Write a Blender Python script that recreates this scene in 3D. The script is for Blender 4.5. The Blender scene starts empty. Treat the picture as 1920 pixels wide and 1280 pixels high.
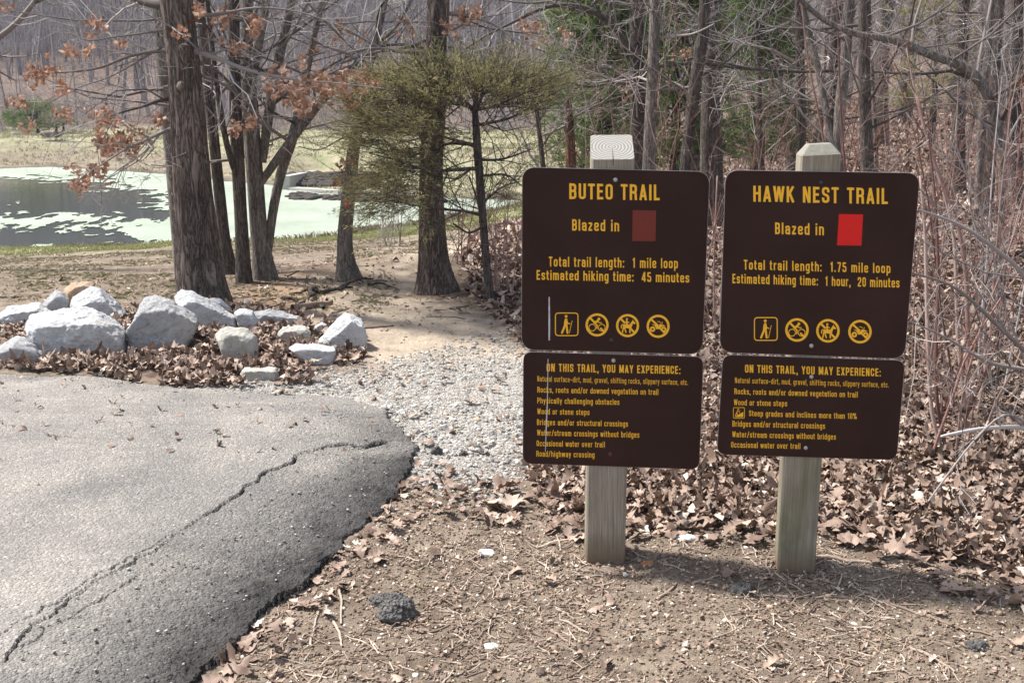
import bpy, bmesh, math, random
import numpy as np
from mathutils import Vector
R = math.radians
scene = bpy.context.scene
COL = scene.collection
rng = np.random.default_rng(7)

# ------------------------------------------------------------------ camera, sky, sun, exposure
FPX, EYE, PITCH = 2150.0, 1.6, math.atan(2150.0 / 9450.0)
cam_d = bpy.data.cameras.new("camera"); cam = bpy.data.objects.new("camera", cam_d); COL.objects.link(cam)
cam.location = (0, 0, EYE); cam.rotation_euler = (math.pi / 2 - PITCH, 0, 0)
cam_d.sensor_width = 36; cam_d.lens = 36 * FPX / 1920; cam_d.clip_end = 2000; cam_d.clip_start = 0.05
scene.camera = cam
SUN_AZ, SUN_EL = R(69), R(56)          # azimuth measured from straight ahead towards the left
w = bpy.data.worlds.new("World"); scene.world = w; w.use_nodes = True
nt = w.node_tree; bg = nt.nodes["Background"]
sky = nt.nodes.new("ShaderNodeTexSky"); sky.sky_type = 'NISHITA'; sky.sun_disc = False
sky.sun_elevation = SUN_EL; sky.sun_rotation = -SUN_AZ; sky.dust_density = 1.5; sky.air_density = 1.0
hs = nt.nodes.new('ShaderNodeHueSaturation'); hs.inputs['Saturation'].default_value = .6   # thin high cloud: a paler sky
nt.links.new(sky.outputs[0], hs.inputs['Color']); nt.links.new(hs.outputs[0], bg.inputs[0]); bg.inputs[1].default_value = 0.12
sd = bpy.data.lights.new("sun", 'SUN'); so = bpy.data.objects.new("sun", sd); COL.objects.link(so)
sd.energy = 4.6; sd.angle = R(5); sd.color = (1, .965, .915)
sdir = Vector((-math.sin(SUN_AZ) * math.cos(SUN_EL), math.cos(SUN_AZ) * math.cos(SUN_EL), math.sin(SUN_EL)))
so.rotation_euler = sdir.to_track_quat('Z', 'Y').to_euler()
vs = scene.view_settings; vs.view_transform = 'Standard'; vs.look = 'None'; vs.gamma = 1; vs.exposure = 0.92

# ------------------------------------------------------------------ helpers: noise, rays, meshes
def _h(ix, iy, iz, s):
    n = (ix * 374761393 + iy * 668265263 + iz * 2147483647 + s * 974711) & 0xffffffff
    n = ((n ^ (n >> 13)) * 1274126177) & 0xffffffff
    return ((n ^ (n >> 16)) & 0xffff) / 65535.0
def vnoise(P, s=0):
    P = np.asarray(P, float)
    if P.shape[1] == 2: P = np.c_[P, np.zeros(len(P))]
    i = np.floor(P).astype(np.int64); f = P - i; f = f * f * (3 - 2 * f)
    out = 0
    for dx in (0, 1):
        for dy in (0, 1):
            for dz in (0, 1):
                wgt = (f[:, 0] if dx else 1 - f[:, 0]) * (f[:, 1] if dy else 1 - f[:, 1]) * (f[:, 2] if dz else 1 - f[:, 2])
                out = out + wgt * _h(i[:, 0] + dx, i[:, 1] + dy, i[:, 2] + dz, s)
    return out
def fbm(P, o=4, s=0):
    P = np.asarray(P, float); a, t, n = 1., 0., 0.
    for k in range(o):
        t = t + a * (vnoise(P, s + k * 17) - .5); n += a; a *= .5; P = P * 2.03 + 3.7
    return t / n * 2
def sstep(x, a, b):
    t = np.clip((np.asarray(x, float) - a) / (b - a), 0, 1); return t * t * (3 - 2 * t)
CP, SP = math.cos(PITCH), math.sin(PITCH)
CAM = np.array([0, 0, EYE])
def rayd(px, py):
    u, v = (px - 960) / FPX, (640 - py) / FPX
    return np.array([u, CP + v * SP, -SP + v * CP])
def at_z(px, py, z):
    d = rayd(px, py); t = (z - EYE) / d[2]; return CAM + d * t
def at_y(px, py, Y):
    d = rayd(px, py); return CAM + d * (Y / d[1])
def sdf(P, poly):                       # negative inside
    P = np.asarray(P, float)[:, :2]; poly = np.asarray(poly, float)[:, :2]
    out = np.empty(len(P))
    for c in range(0, len(P), 60000):
        Q = P[c:c + 60000]; best = np.full(len(Q), 1e18); ins = np.zeros(len(Q), bool)
        for k in range(len(poly)):
            a, b = poly[k], poly[(k + 1) % len(poly)]; e = b - a
            q = Q - a; t = np.clip(q @ e / (e @ e + 1e-12), 0, 1)
            dd = ((q - t[:, None] * e) ** 2).sum(1); best = np.minimum(best, dd)
            if a[1] != b[1]:
                cr = ((a[1] > Q[:, 1]) != (b[1] > Q[:, 1])) & (Q[:, 0] < (b[0] - a[0]) * (Q[:, 1] - a[1]) / (b[1] - a[1]) + a[0])
                ins ^= cr
        out[c:c + 60000] = np.sqrt(best) * np.where(ins, -1, 1)
    return out

class Acc:
    """collects quads and triangles, optional per-vertex attribute, and links them as one mesh"""
    def __init__(s): s.V, s.F, s.A, s.n = [], [], [], 0
    def add(s, V, F, a=0.5):
        V = np.asarray(V, float).reshape(-1, 3); F = np.asarray(F)
        s.V.append(V); s.F.append(F + s.n); s.n += len(V)
        s.A.append(np.broadcast_to(np.asarray(a, float), (len(V),)))
    def mesh(s, name, mat, smooth=True, attrs=None):
        me = bpy.data.meshes.new(name)
        V = np.concatenate(s.V) if s.V else np.zeros((0, 3))
        me.vertices.add(len(V)); me.vertices.foreach_set("co", V.astype(np.float32).ravel())
        groups = {}
        for F in s.F: groups.setdefault(F.shape[1], []).append(F)
        idx, st, off = [], [], 0
        for k, g in groups.items():
            F = np.concatenate(g); idx.append(F.ravel()); st.append(off + np.arange(len(F)) * k); off += F.size
        if idx:
            idx = np.concatenate(idx).astype(np.int32); st = np.concatenate(st).astype(np.int32)
            me.loops.add(len(idx)); me.loops.foreach_set("vertex_index", idx)
            me.polygons.add(len(st)); me.polygons.foreach_set("loop_start", st)
            me.polygons.foreach_set("use_smooth", np.full(len(st), bool(smooth)))
        me.update(calc_edges=True)
        d = {'rnd': np.concatenate(s.A)} if s.A else {}
        if attrs: d.update(attrs)
        for k, v in d.items():
            at = me.attributes.new(k, 'FLOAT', 'POINT'); at.data.foreach_set("value", np.asarray(v, np.float32))
        for m in (mat if isinstance(mat, (list, tuple)) else [mat]): me.materials.append(m)
        return me
    def build(s, name, mat, parent=None, smooth=True, attrs=None):
        return link(name, s.mesh(name, mat, smooth, attrs), parent)
def link(name, me, parent=None):
    o = bpy.data.objects.new(name, me); COL.objects.link(o)
    if parent:
        o.parent = parent
        if parent.type == 'EMPTY' or True: o.matrix_parent_inverse = parent.matrix_basis.inverted()
    return o
def tag(o, label=None, cat=None, group=None, kind=None):
    for k, v in (('label', label), ('category', cat), ('group', group), ('kind', kind)):
        if v: o[k] = v
    return o
def empty(name, loc, label, cat, group=None):
    o = bpy.data.objects.new(name, None); COL.objects.link(o); o.location = loc; o.empty_display_size = .1
    return tag(o, label, cat, group)
def place(o, loc, rz=0, s=1):
    o.location = loc; o.rotation_euler = (0, 0, rz); o.scale = (s, s, s)
def dup(root, label=None):
    r = root.copy(); COL.objects.link(r)
    if label: r['label'] = label
    for ch in root.children:
        c = ch.copy(); COL.objects.link(c); c.parent = r
    return r

def tube(acc, pts, rad, sides=6, a=.5, cap=True):
    P = np.asarray(pts, float); n = len(P); rad = np.broadcast_to(np.asarray(rad, float), (n,))
    T = np.gradient(P, axis=0); T /= np.linalg.norm(T, axis=1)[:, None] + 1e-12
    ref = np.array([0, 0, 1.]) if abs(T[:, 2]).mean() < .8 else np.array([1., 0, 0])
    U = np.cross(T, ref); U /= np.linalg.norm(U, axis=1)[:, None] + 1e-12
    W = np.cross(T, U)
    an = np.linspace(0, 2 * math.pi, sides, endpoint=False)
    V = P[:, None, :] + rad[:, None, None] * (np.cos(an)[None, :, None] * U[:, None, :] + np.sin(an)[None, :, None] * W[:, None, :])
    i = np.arange(n - 1)[:, None] * sides; j = np.arange(sides)[None, :]; k = (j + 1) % sides
    F = np.stack([i + j, i + k, i + sides + k, i + sides + j], -1).reshape(-1, 4)
    acc.add(V, F, a)
    if cap and rad[-1] > .004:
        c = np.arange(sides) + (n - 1) * sides + acc.n - n * sides
        acc.add(P[-1:] + T[-1] * rad[-1] * .3, np.zeros((0, 3), int), a)
        acc.F.append(np.stack([c, np.roll(c, -1), np.full(sides, acc.n - 1)], -1))
def resample(pts, n, smooth=3):
    P = np.asarray(pts, float); s = np.r_[0, np.cumsum(np.linalg.norm(np.diff(P[:, :3], axis=0), axis=1))]
    t = np.linspace(0, s[-1], n)
    # catmull-like smooth: linear resample then light smoothing
    Q = np.stack([np.interp(t, s, P[:, k]) for k in range(P.shape[1])], 1)
    for _ in range(smooth):
        Q[1:-1] = .25 * Q[:-2] + .5 * Q[1:-1] + .25 * Q[2:]
    return Q

# ------------------------------------------------------------------ materials
def newmat(name, rough=.85, spec=.3):
    m = bpy.data.materials.new(name); m.use_nodes = True
    b = m.node_tree.nodes["Principled BSDF"]; b.inputs["Roughness"].default_value = rough
    b.inputs["Specular IOR Level"].default_value = spec
    return m, m.node_tree, b
class N:
    def __init__(s, t): s.t = t
    def n(s, kind, **kw):
        x = s.t.nodes.new(kind)
        for k, v in kw.items():
            if k.startswith('i_'):
                x.inputs[int(k[2:]) if k[2:].isdigit() else k[2:]].default_value = v
            else: setattr(x, k, v)
        return x
    def l(s, a, b): s.t.links.new(a, b)
    def coord(s, scale=(1, 1, 1), kind='Object'):
        tc = s.n('ShaderNodeTexCoord'); mp = s.n('ShaderNodeMapping'); mp.inputs['Scale'].default_value = scale
        s.l(tc.outputs[kind], mp.inputs[0]); return mp.outputs[0]
    def noise(s, co, scale, det=5, rough=.6, dist=0):
        x = s.n('ShaderNodeTexNoise'); x.inputs['Scale'].default_value = scale; x.inputs['Detail'].default_value = det
        x.inputs['Roughness'].default_value = rough; x.inputs['Distortion'].default_value = dist; s.l(co, x.inputs['Vector']); return x.outputs[0]
    def voro(s, co, scale, feature='F1', out='Distance'):
        x = s.n('ShaderNodeTexVoronoi', feature=feature); x.inputs['Scale'].default_value = scale; s.l(co, x.inputs['Vector']); return x.outputs[out]
    def ramp(s, f, stops):
        x = s.n('ShaderNodeValToRGB'); e = x.color_ramp.elements
        while len(e) < len(stops): e.new(.5)
        for q, (p, c) in zip(e, stops):
            q.position = p; q.color = (*c, 1) if not isinstance(c, (int, float)) else (c, c, c, 1)
        s.l(f, x.inputs[0]); return x.outputs[0]
    def mix(s, f, a, b, mode='MIX'):
        x = s.n('ShaderNodeMix', data_type='RGBA', blend_type=mode)
        for sock, v in ((x.inputs[0], f), (x.inputs[6], a), (x.inputs[7], b)):
            if isinstance(v, bpy.types.NodeSocket): s.l(v, sock)
            elif isinstance(v, (int, float)): sock.default_value = v
            else: sock.default_value = (*v, 1)
        return x.outputs[2]
    def math(s, op, a, b=0.):
        x = s.n('ShaderNodeMath', operation=op)
        for sock, v in ((x.inputs[0], a), (x.inputs[1], b)):
            if isinstance(v, bpy.types.NodeSocket): s.l(v, sock)
            else: sock.default_value = v
        return x.outputs[0]
    def attr(s, name):
        x = s.n('ShaderNodeAttribute', attribute_name=name); return x.outputs['Fac']
    def bump(s, h, b, strength=.5, dist=.01, prev=None):
        x = s.n('ShaderNodeBump'); x.inputs['Strength'].default_value = strength; x.inputs['Distance'].default_value = dist
        s.l(h, x.inputs['Height'])
        if prev: s.l(prev, x.inputs['Normal'])
        if b: s.l(x.outputs[0], b.inputs['Normal'])
        return x.outputs[0]

def bark_mat(name, dark, light, scale=1., strength=.9, moss=None):
    m, t, b = newmat(name, .95, .15); g = N(t)
    co = g.coord((1, 1, .15))
    a = g.noise(co, 55 * scale, 7, .75, .4); r1 = g.noise(co, 34 * scale, 5, .65, .7)
    rid = g.math('ABSOLUTE', g.math('SUBTRACT', r1, .5))              # deep furrows where the noise crosses its middle
    plates = g.noise(g.coord((1, 1, .55)), 30 * scale, 3, .6)
    c1 = g.ramp(a, [(.28, tuple(x * 1.3 for x in dark)), (.74, light)])
    big = g.noise(g.coord((1, 1, .5)), 3, 4)
    c2 = g.mix(g.ramp(big, [(.35, 0.), (.7, .6)]), c1, tuple(min(1, x * 1.4) for x in light))
    c3 = g.mix(g.ramp(rid, [(0., .85), (.06, 0.)]), c2, tuple(x * .5 for x in dark))
    c3 = g.mix(g.ramp(plates, [(.3, .4), (.42, 0.)]), c3, dark)
    if moss: c3 = g.mix(g.ramp(g.noise(g.coord(), 4, 4), [(.55, 0.), (.7, .5)]), c3, moss)
    g.l(c3, b.inputs['Base Color'])
    h = g.math('ADD', g.math('MULTIPLY', a, .5), g.math('MINIMUM', g.math('MULTIPLY', rid, 6.), .6)); h = g.math('ADD', h, g.math('MULTIPLY', plates, .3))
    g.bump(h, b, strength, .022 / scale)
    return m
def plain_var(name, stops, rough=.9, attr='rnd', spec=.2, nscale=None, trans=0, bump=0):
    m, t, b = newmat(name, rough, spec); g = N(t)
    c = g.ramp(g.attr(attr), stops)
    if nscale:
        c = g.mix(.55, c, g.ramp(g.noise(g.coord(), nscale, 4), [(.3, .25), (.7, .75)]), 'OVERLAY')
    g.l(c, b.inputs['Base Color'])
    if bump: g.bump(g.noise(g.coord(), nscale or 30, 4), b, .5, bump)
    if trans:
        tr = g.n('ShaderNodeBsdfTranslucent'); g.l(c, tr.inputs[0]); mx = g.n('ShaderNodeMixShader'); mx.inputs[0].default_value = trans
        g.l(b.outputs[0], mx.inputs[1]); g.l(tr.outputs[0], mx.inputs[2]); g.l(mx.outputs[0], t.nodes['Material Output'].inputs[0])
    return m
M = {}
M['oak'] = bark_mat('oak_bark', (.075, .057, .048), (.31, .25, .215), .8, 1.)
M['bark'] = bark_mat('grey_bark', (.050, .041, .036), (.185, .155, .137), 1.2, .8)
M['barkl'] = bark_mat('pale_bark', (.10, .085, .075), (.31, .27, .243), 1.2, .7, (.13, .14, .08))
M['barkd'] = bark_mat('dark_bark', (.05, .04, .036), (.15, .125, .11), 1.3, .8)
M['snag'] = bark_mat('rotten_wood', (.06, .035, .025), (.24, .12, .07), 1.2, .9)
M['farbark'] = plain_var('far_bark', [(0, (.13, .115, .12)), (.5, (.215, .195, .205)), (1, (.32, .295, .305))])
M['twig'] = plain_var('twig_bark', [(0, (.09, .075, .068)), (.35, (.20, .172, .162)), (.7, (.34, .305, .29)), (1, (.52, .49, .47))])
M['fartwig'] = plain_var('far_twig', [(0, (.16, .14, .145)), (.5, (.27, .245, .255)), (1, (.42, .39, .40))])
M['redtwig'] = plain_var('red_twig', [(0, (.13, .065, .055)), (.5, (.26, .145, .12)), (1, (.40, .30, .26))])
M['leaf'] = plain_var('dry_oak_leaf', [(0, (.075, .048, .035)), (.3, (.19, .125, .092)), (.7, (.335, .24, .185)), (.9, (.45, .355, .285)), (1, (.55, .47, .39))], .65, spec=.35, nscale=25)
M['hangleaf'] = plain_var('hanging_leaf', [(0, (.17, .085, .055)), (.5, (.33, .175, .11)), (1, (.56, .39, .30))], .6, spec=.3, trans=.3)
M['cedar'] = plain_var('cedar_spray', [(0, (.14, .15, .065)), (.45, (.28, .27, .12)), (.8, (.42, .355, .18)), (1, (.50, .36, .22))], .75, trans=.42)
M['pine'] = plain_var('evergreen_spray', [(0, (.06, .10, .035)), (.6, (.17, .23, .085)), (1, (.28, .32, .14))], .75, trans=.35)
M['grass'] = plain_var('grass_blade', [(0, (.13, .17, .05)), (.45, (.30, .34, .12)), (1, (.48, .40, .25))], .7, trans=.3)
M['drygrass'] = plain_var('dry_grass', [(0, (.17, .18, .09)), (.5, (.34, .305, .195)), (1, (.48, .41, .30))], .8, trans=.3)
M['pebble'] = plain_var('pebble', [(0, (.13, .12, .11)), (.2, (.24, .225, .205)), (.5, (.355, .335, .305)), (.88, (.46, .44, .405)), (.95, (.40, .30, .20)), (1, (.60, .58, .55))], .75, nscale=60)
M['chip'] = plain_var('soil_crumb', [(0, (.12, .085, .06)), (.6, (.27, .20, .145)), (.9, (.40, .31, .22)), (1, (.75, .7, .62))], .95, nscale=80)
M['stick'] = plain_var('dry_stick', [(0, (.13, .09, .07)), (.5, (.29, .215, .165)), (1, (.50, .42, .34))], .85, nscale=90, bump=.002)
M['weed'] = plain_var('weed_leaf', [(0, (.07, .16, .03)), (1, (.16, .32, .07))], .6, trans=.3)
M['bolt'] = newmat('galvanised_bolt', .45, .5)[0]; M['bolt'].node_tree.nodes["Principled BSDF"].inputs['Base Color'].default_value = (.45, .44, .44, 1); M['bolt'].node_tree.nodes["Principled BSDF"].inputs['Metallic'].default_value = .5
M['rust'] = plain_var('rusty_iron', [(0, (.09, .03, .022)), (1, (.16, .06, .045))], .8, nscale=20)
def simple(name, col, rough=.5, spec=.4, var=.12, nscale=30):
    m, t, b = newmat(name, rough, spec); g = N(t)
    c = g.mix(g.noise(g.coord(), nscale, 5), tuple(x * (1 - var) for x in col), tuple(min(1, x * (1 + var)) for x in col))
    g.l(c, b.inputs['Base Color']); return m
m, t, b = newmat('brown_sign_paint', .5, .13); g_ = N(t); co_ = g_.coord()
c_ = g_.mix(g_.ramp(g_.noise(co_, 4, 6, .65), [(.35, 0.), (.7, 1.)]), (.033, .0150, .0115), (.043, .0210, .0172))
c_ = g_.mix(g_.ramp(g_.noise(g_.coord((9, 9, .8)), 9, 4, .7), [(.62, 0.), (.75, .25)]), c_, (.075, .055, .05))
c_ = g_.mix(g_.ramp(g_.noise(co_, 120, 3, .8), [(.70, 0.), (.78, .5)]), c_, (.10, .08, .075))
g_.l(c_, b.inputs['Base Color']); g_.l(g_.ramp(g_.noise(co_, 7, 5), [(.3, .38), (.7, .62)]), b.inputs['Roughness']); M['brown'] = m
M['yellow'] = simple('yellow_lettering', (.95, .50, .03), .5, .3, .04, 40)
M['red'] = simple('red_blaze', (.72, .012, .008), .5, .3, .08, 40)
M['dullred'] = simple('faded_red_blaze', (.17, .026, .017), .5, .3, .15, 40)
M['darkbolt'] = simple('dark_bolt', (.05, .038, .036), .5)
M['scratch'] = simple('bare_scratch', (.55, .55, .6), .6, .3, .5, 60)
M['edge'] = simple('sign_edge', (.3, .28, .28), .5)
M['concrete'] = simple('concrete', (.42, .40, .36), .9, .2, .3, 8)
M['darkstone'] = simple('dark_stone', (.055, .046, .041), .9, .2, .5, 10)
M['blaze'] = simple('orange_blaze', (.55, .09, .04), .8)
M['goose'] = plain_var('goose_feathers', [(0, (.02, .02, .02)), (.45, (.14, .11, .09)), (.8, (.3, .26, .22)), (1, (.75, .72, .7))], .8)
M['whitestone'] = simple('white_stone', (.66, .65, .62), .8, .3, .2, 30)
M['redchip'] = simple('red_brick_chip', (.36, .16, .08), .9, .2, .3, 60)
def post_mat(name, green):
    m, t, b = newmat(name, .9, .2); g = N(t)
    co = g.coord((1, 1, .022)); a = g.noise(co, 210, 6, .75, .3); a2 = g.noise(co, 75, 4, .65, .6)
    c = g.ramp(a, [(.3, (.19, .16, .125)), (.55, (.34, .295, .235)), (.75, (.45, .40, .325))])
    c = g.mix(g.ramp(a2, [(.36, .75), (.5, 0.)]), c, (.19, .16, .125))
    gr = g.noise(g.coord((1, 1, .5)), 7, 4)
    sx = g.n('ShaderNodeSeparateXYZ'); g.l(g.coord(), sx.inputs[0])
    low = g.ramp(sx.outputs[2], [(.1, 1.), (.62, .25)])
    c = g.mix(g.math('MULTIPLY', g.ramp(gr, [(.38, 0.), (.68, .85)]), low), c, green)
    soil = g.ramp(g.math('ADD', sx.outputs[2], g.math('MULTIPLY', gr, .12)), [(.07, .8), (.16, 0.)])
    c = g.mix(soil, c, (.17, .115, .075))
    g.l(c, b.inputs['Base Color']); g.bump(g.math('ADD', a, a2), b, .5, .004); return m
M['post'] = post_mat('weathered_post', (.105, .10, .05)); M['postg'] = post_mat('greenish_post', (.12, .125, .055))
def ring_mat(base):
    m, t, b = newmat('end_grain', .9, .2); g = N(t)
    wv = g.n('ShaderNodeTexWave', wave_type='RINGS', rings_direction='SPHERICAL'); wv.inputs['Scale'].default_value = 30; wv.inputs['Distortion'].default_value = 2.2; wv.inputs['Detail'].default_value = 4; wv.inputs['Detail Scale'].default_value = 1.5
    mp = g.n('ShaderNodeMapping'); mp.inputs['Location'].default_value = base; tc = g.n('ShaderNodeTexCoord'); g.l(tc.outputs['Object'], mp.inputs[0])
    g.l(mp.outputs[0], wv.inputs[0])
    c = g.ramp(wv.outputs[0], [(.05, (.20, .185, .165)), (.3, (.30, .285, .26)), (1, (.34, .325, .30))])
    g.l(c, b.inputs['Base Color']); g.bump(wv.outputs[0], b, .4, .003); return m
M['posttop'] = simple('weathered_post_top', (.235, .225, .19), .95, .1, .4, 90)
def rock_mat(name, a, bcol, stain):
    m, t, b = newmat(name, .88, .2); g = N(t); co = g.coord()
    n1 = g.noise(co, 5, 6, .7); n2 = g.noise(co, 55, 6, .75); n3 = g.noise(co, 3.1, 5, .7, .8); n4 = g.noise(g.coord((1, .4, 1.7)), 9, 6, .7, 1.5)
    c = g.mix(g.ramp(n1, [(.3, 0.), (.7, 1.)]), a, bcol)
    c = g.mix(g.ramp(n3, [(.5, 0.), (.66, .75)]), c, stain)
    c = g.mix(g.ramp(n4, [(.34, .6), (.46, 0.)]), c, tuple(x * .62 for x in a))
    c = g.mix(g.ramp(n2, [(.3, .65), (.47, 0.)]), c, tuple(x * .5 for x in a))
    c = g.mix(g.ramp(g.noise(co, 130, 3, .7), [(.6, 0.), (.72, .4)]), c, tuple(min(1, x * 1.25) for x in bcol))
    g.l(c, b.inputs['Base Color'])
    p = g.bump(g.noise(co, 12, 8, .75, .6), None, 1., .045); p = g.bump(n4, None, .5, .02, p); g.bump(n2, b, .9, .010, p); return m
M['rock'] = rock_mat('white_limestone', (.62, .62, .63), (.82, .82, .82), (.68, .61, .52))
M['rockg'] = rock_mat('grey_limestone', (.44, .44, .45), (.64, .635, .63), (.54, .50, .44))
M['rocko'] = rock_mat('orange_sandstone', (.55, .36, .23), (.66, .52, .40), (.62, .60, .57))
M['rockc'] = rock_mat('cream_limestone', (.55, .52, .46), (.68, .66, .60), (.54, .46, .36))
def asphalt_mat():
    m, t, b = newmat('asphalt', .9, .25); g = N(t); co = g.coord()
    big = g.noise(co, 1.1, 4, .55); mid = g.noise(co, 9, 5, .65)
    ap = g.attr('apron')
    vc = g.n('ShaderNodeTexVoronoi'); vc.inputs['Scale'].default_value = 110; g.l(co, vc.inputs['Vector'])
    vd = g.n('ShaderNodeTexVoronoi'); vd.inputs['Scale'].default_value = 210; g.l(co, vd.inputs['Vector'])
    rn = g.n('ShaderNodeSeparateColor'); g.l(vc.outputs['Color'], rn.inputs[0])
    rn2 = g.n('ShaderNodeSeparateColor'); g.l(vd.outputs['Color'], rn2.inputs[0])
    flat = g.mix(g.ramp(big, [(.32, 0.), (.68, 1.)]), (.180, .168, .156), (.275, .253, .226))
    flat = g.mix(g.ramp(mid, [(.35, .4), (.6, 0.)]), flat, (.15, .143, .138))
    flat = g.mix(g.ramp(g.noise(g.coord((.35, 1.6, 1)), 1.6, 5, .65), [(.5, 0.), (.68, .55)]), flat, (.115, .108, .103))
    flat = g.mix(g.ramp(g.noise(co, .55, 6, .7), [(.48, 0.), (.62, .5)]), flat, (.31, .28, .245))
    flat = g.mix(g.ramp(g.noise(co, 26, 4, .75), [(.60, 0.), (.72, .55)]), flat, (.10, .094, .09))
    apc = g.mix(g.ramp(mid, [(.35, 0.), (.65, 1.)]), (.017, .016, .0155), (.054, .050, .048))
    c = g.mix(ap, flat, apc)
    st = g.ramp(rn.outputs[0], [(.3, (.5, .5, .5)), (.72, (.5, .5, .5)), (.9, (.82, .81, .79)), (1, (.95, .93, .9))])
    c = g.mix(.55, c, st, 'OVERLAY')
    c = g.mix(.45, c, g.ramp(rn2.outputs[1], [(0, .3), (1, .7)]), 'OVERLAY')
    c = g.mix(g.attr('crack'), c, (.03, .028, .027))
    g.l(c, b.inputs['Base Color'])
    p = g.bump(vc.outputs['Distance'], None, .75, -.008); p = g.bump(vd.outputs['Distance'], None, .5, -.004, p); g.bump(g.noise(co, 60, 4, .7), b, .5, .005, p)
    return m
def ground_mat():
    m, t, b = newmat('ground', .97, .12); g = N(t); co = g.coord()
    n1 = g.noise(co, .9, 6, .62); n2 = g.noise(co, 7, 6, .7); n3 = g.noise(co, 70, 5, .75); n4 = g.noise(co, 190, 3, .7)
    dirt = g.mix(g.ramp(n1, [(.35, 0.), (.68, 1.)]), (.20, .158, .122), (.34, .275, .213))
    dirt = g.mix(g.ramp(n2, [(.38, .85), (.6, 0.)]), dirt, (.135, .10, .074))
    vc = g.n('ShaderNodeTexVoronoi'); vc.inputs['Scale'].default_value = 55; g.l(co, vc.inputs['Vector'])
    sc = g.n('ShaderNodeSeparateColor'); g.l(vc.outputs['Color'], sc.inputs[0])
    grav = g.ramp(sc.outputs[0], [(0, (.25, .235, .215)), (.5, (.42, .395, .35)), (1, (.54, .515, .47))])
    grav = g.mix(g.ramp(vc.outputs['Distance'], [(.45, 0.), (.8, .8)]), grav, (.28, .255, .22))
    litter = g.mix(g.ramp(n2, [(.3, 0.), (.7, 1.)]), (.10, .072, .056), (.22, .162, .13))
    vl = g.n('ShaderNodeTexVoronoi'); vl.inputs['Scale'].default_value = 13; g.l(co, vl.inputs['Vector'])
    sl = g.n('ShaderNodeSeparateColor'); g.l(vl.outputs['Color'], sl.inputs[0])
    litter = g.mix(.7, litter, g.ramp(sl.outputs[0], [(0, (.25, .25, .25)), (1, (.8, .77, .74))]), 'OVERLAY')
    grs = g.mix(g.ramp(n2, [(.3, 0.), (.7, 1.)]), (.165, .185, .09), (.27, .27, .16))
    grs = g.mix(g.ramp(g.noise(co, 1.7, 5, .65), [(.42, 0.), (.62, .8)]), grs, (.37, .31, .22))
    c = g.mix(g.attr('grass'), dirt, grs)
    c = g.mix(g.attr('gravel'), c, grav)
    c = g.mix(g.attr('litter'), c, litter)
    c = g.mix(g.math('MULTIPLY', g.attr('clay'), g.ramp(n2, [(.3, .3), (.6, 1.)])), c, (.46, .28, .155))
    c = g.mix(g.math('MULTIPLY', g.attr('pale'), g.ramp(n2, [(.25, .35), (.55, .95)])), c, (.47, .385, .295))
    c = g.mix(g.attr('mud'), c, (.10, .085, .065))
    c = g.mix(.45, c, g.ramp(n3, [(.25, .15), (.75, .85)]), 'OVERLAY')
    c = g.mix(.35, c, g.ramp(n4, [(.25, .2), (.75, .8)]), 'OVERLAY')
    g.l(c, b.inputs['Base Color'])
    p = g.bump(n2, None, .5, .05); p = g.bump(n3, None, .8, .012, p); g.bump(n4, b, .6, .004, p); return m
def water_mat():
    m, t, b = newmat('pond_water', .05, .6); g = N(t); co = g.coord()
    b.inputs['Base Color'].default_value = (.04, .05, .045, 1)
    mp = g.coord((.55, 1.3, 1)); g.bump(g.noise(mp, 3.0, 4, .6), b, .16, .04); return m
def algae_mat():
    m, t, b = newmat('pond_algae', .6, .35); g = N(t); co = g.coord()
    n1 = g.noise(co, .5, 5, .6); n2 = g.noise(co, 5, 5, .7)
    c = g.mix(g.ramp(n1, [(.35, 0.), (.65, 1.)]), (.245, .285, .215), (.335, .37, .30))
    c = g.mix(g.ramp(n2, [(.3, .45), (.5, 0.)]), c, (.17, .22, .12))
    g.l(c, b.inputs['Base Color']); g.bump(n2, b, .4, .03); return m

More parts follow.
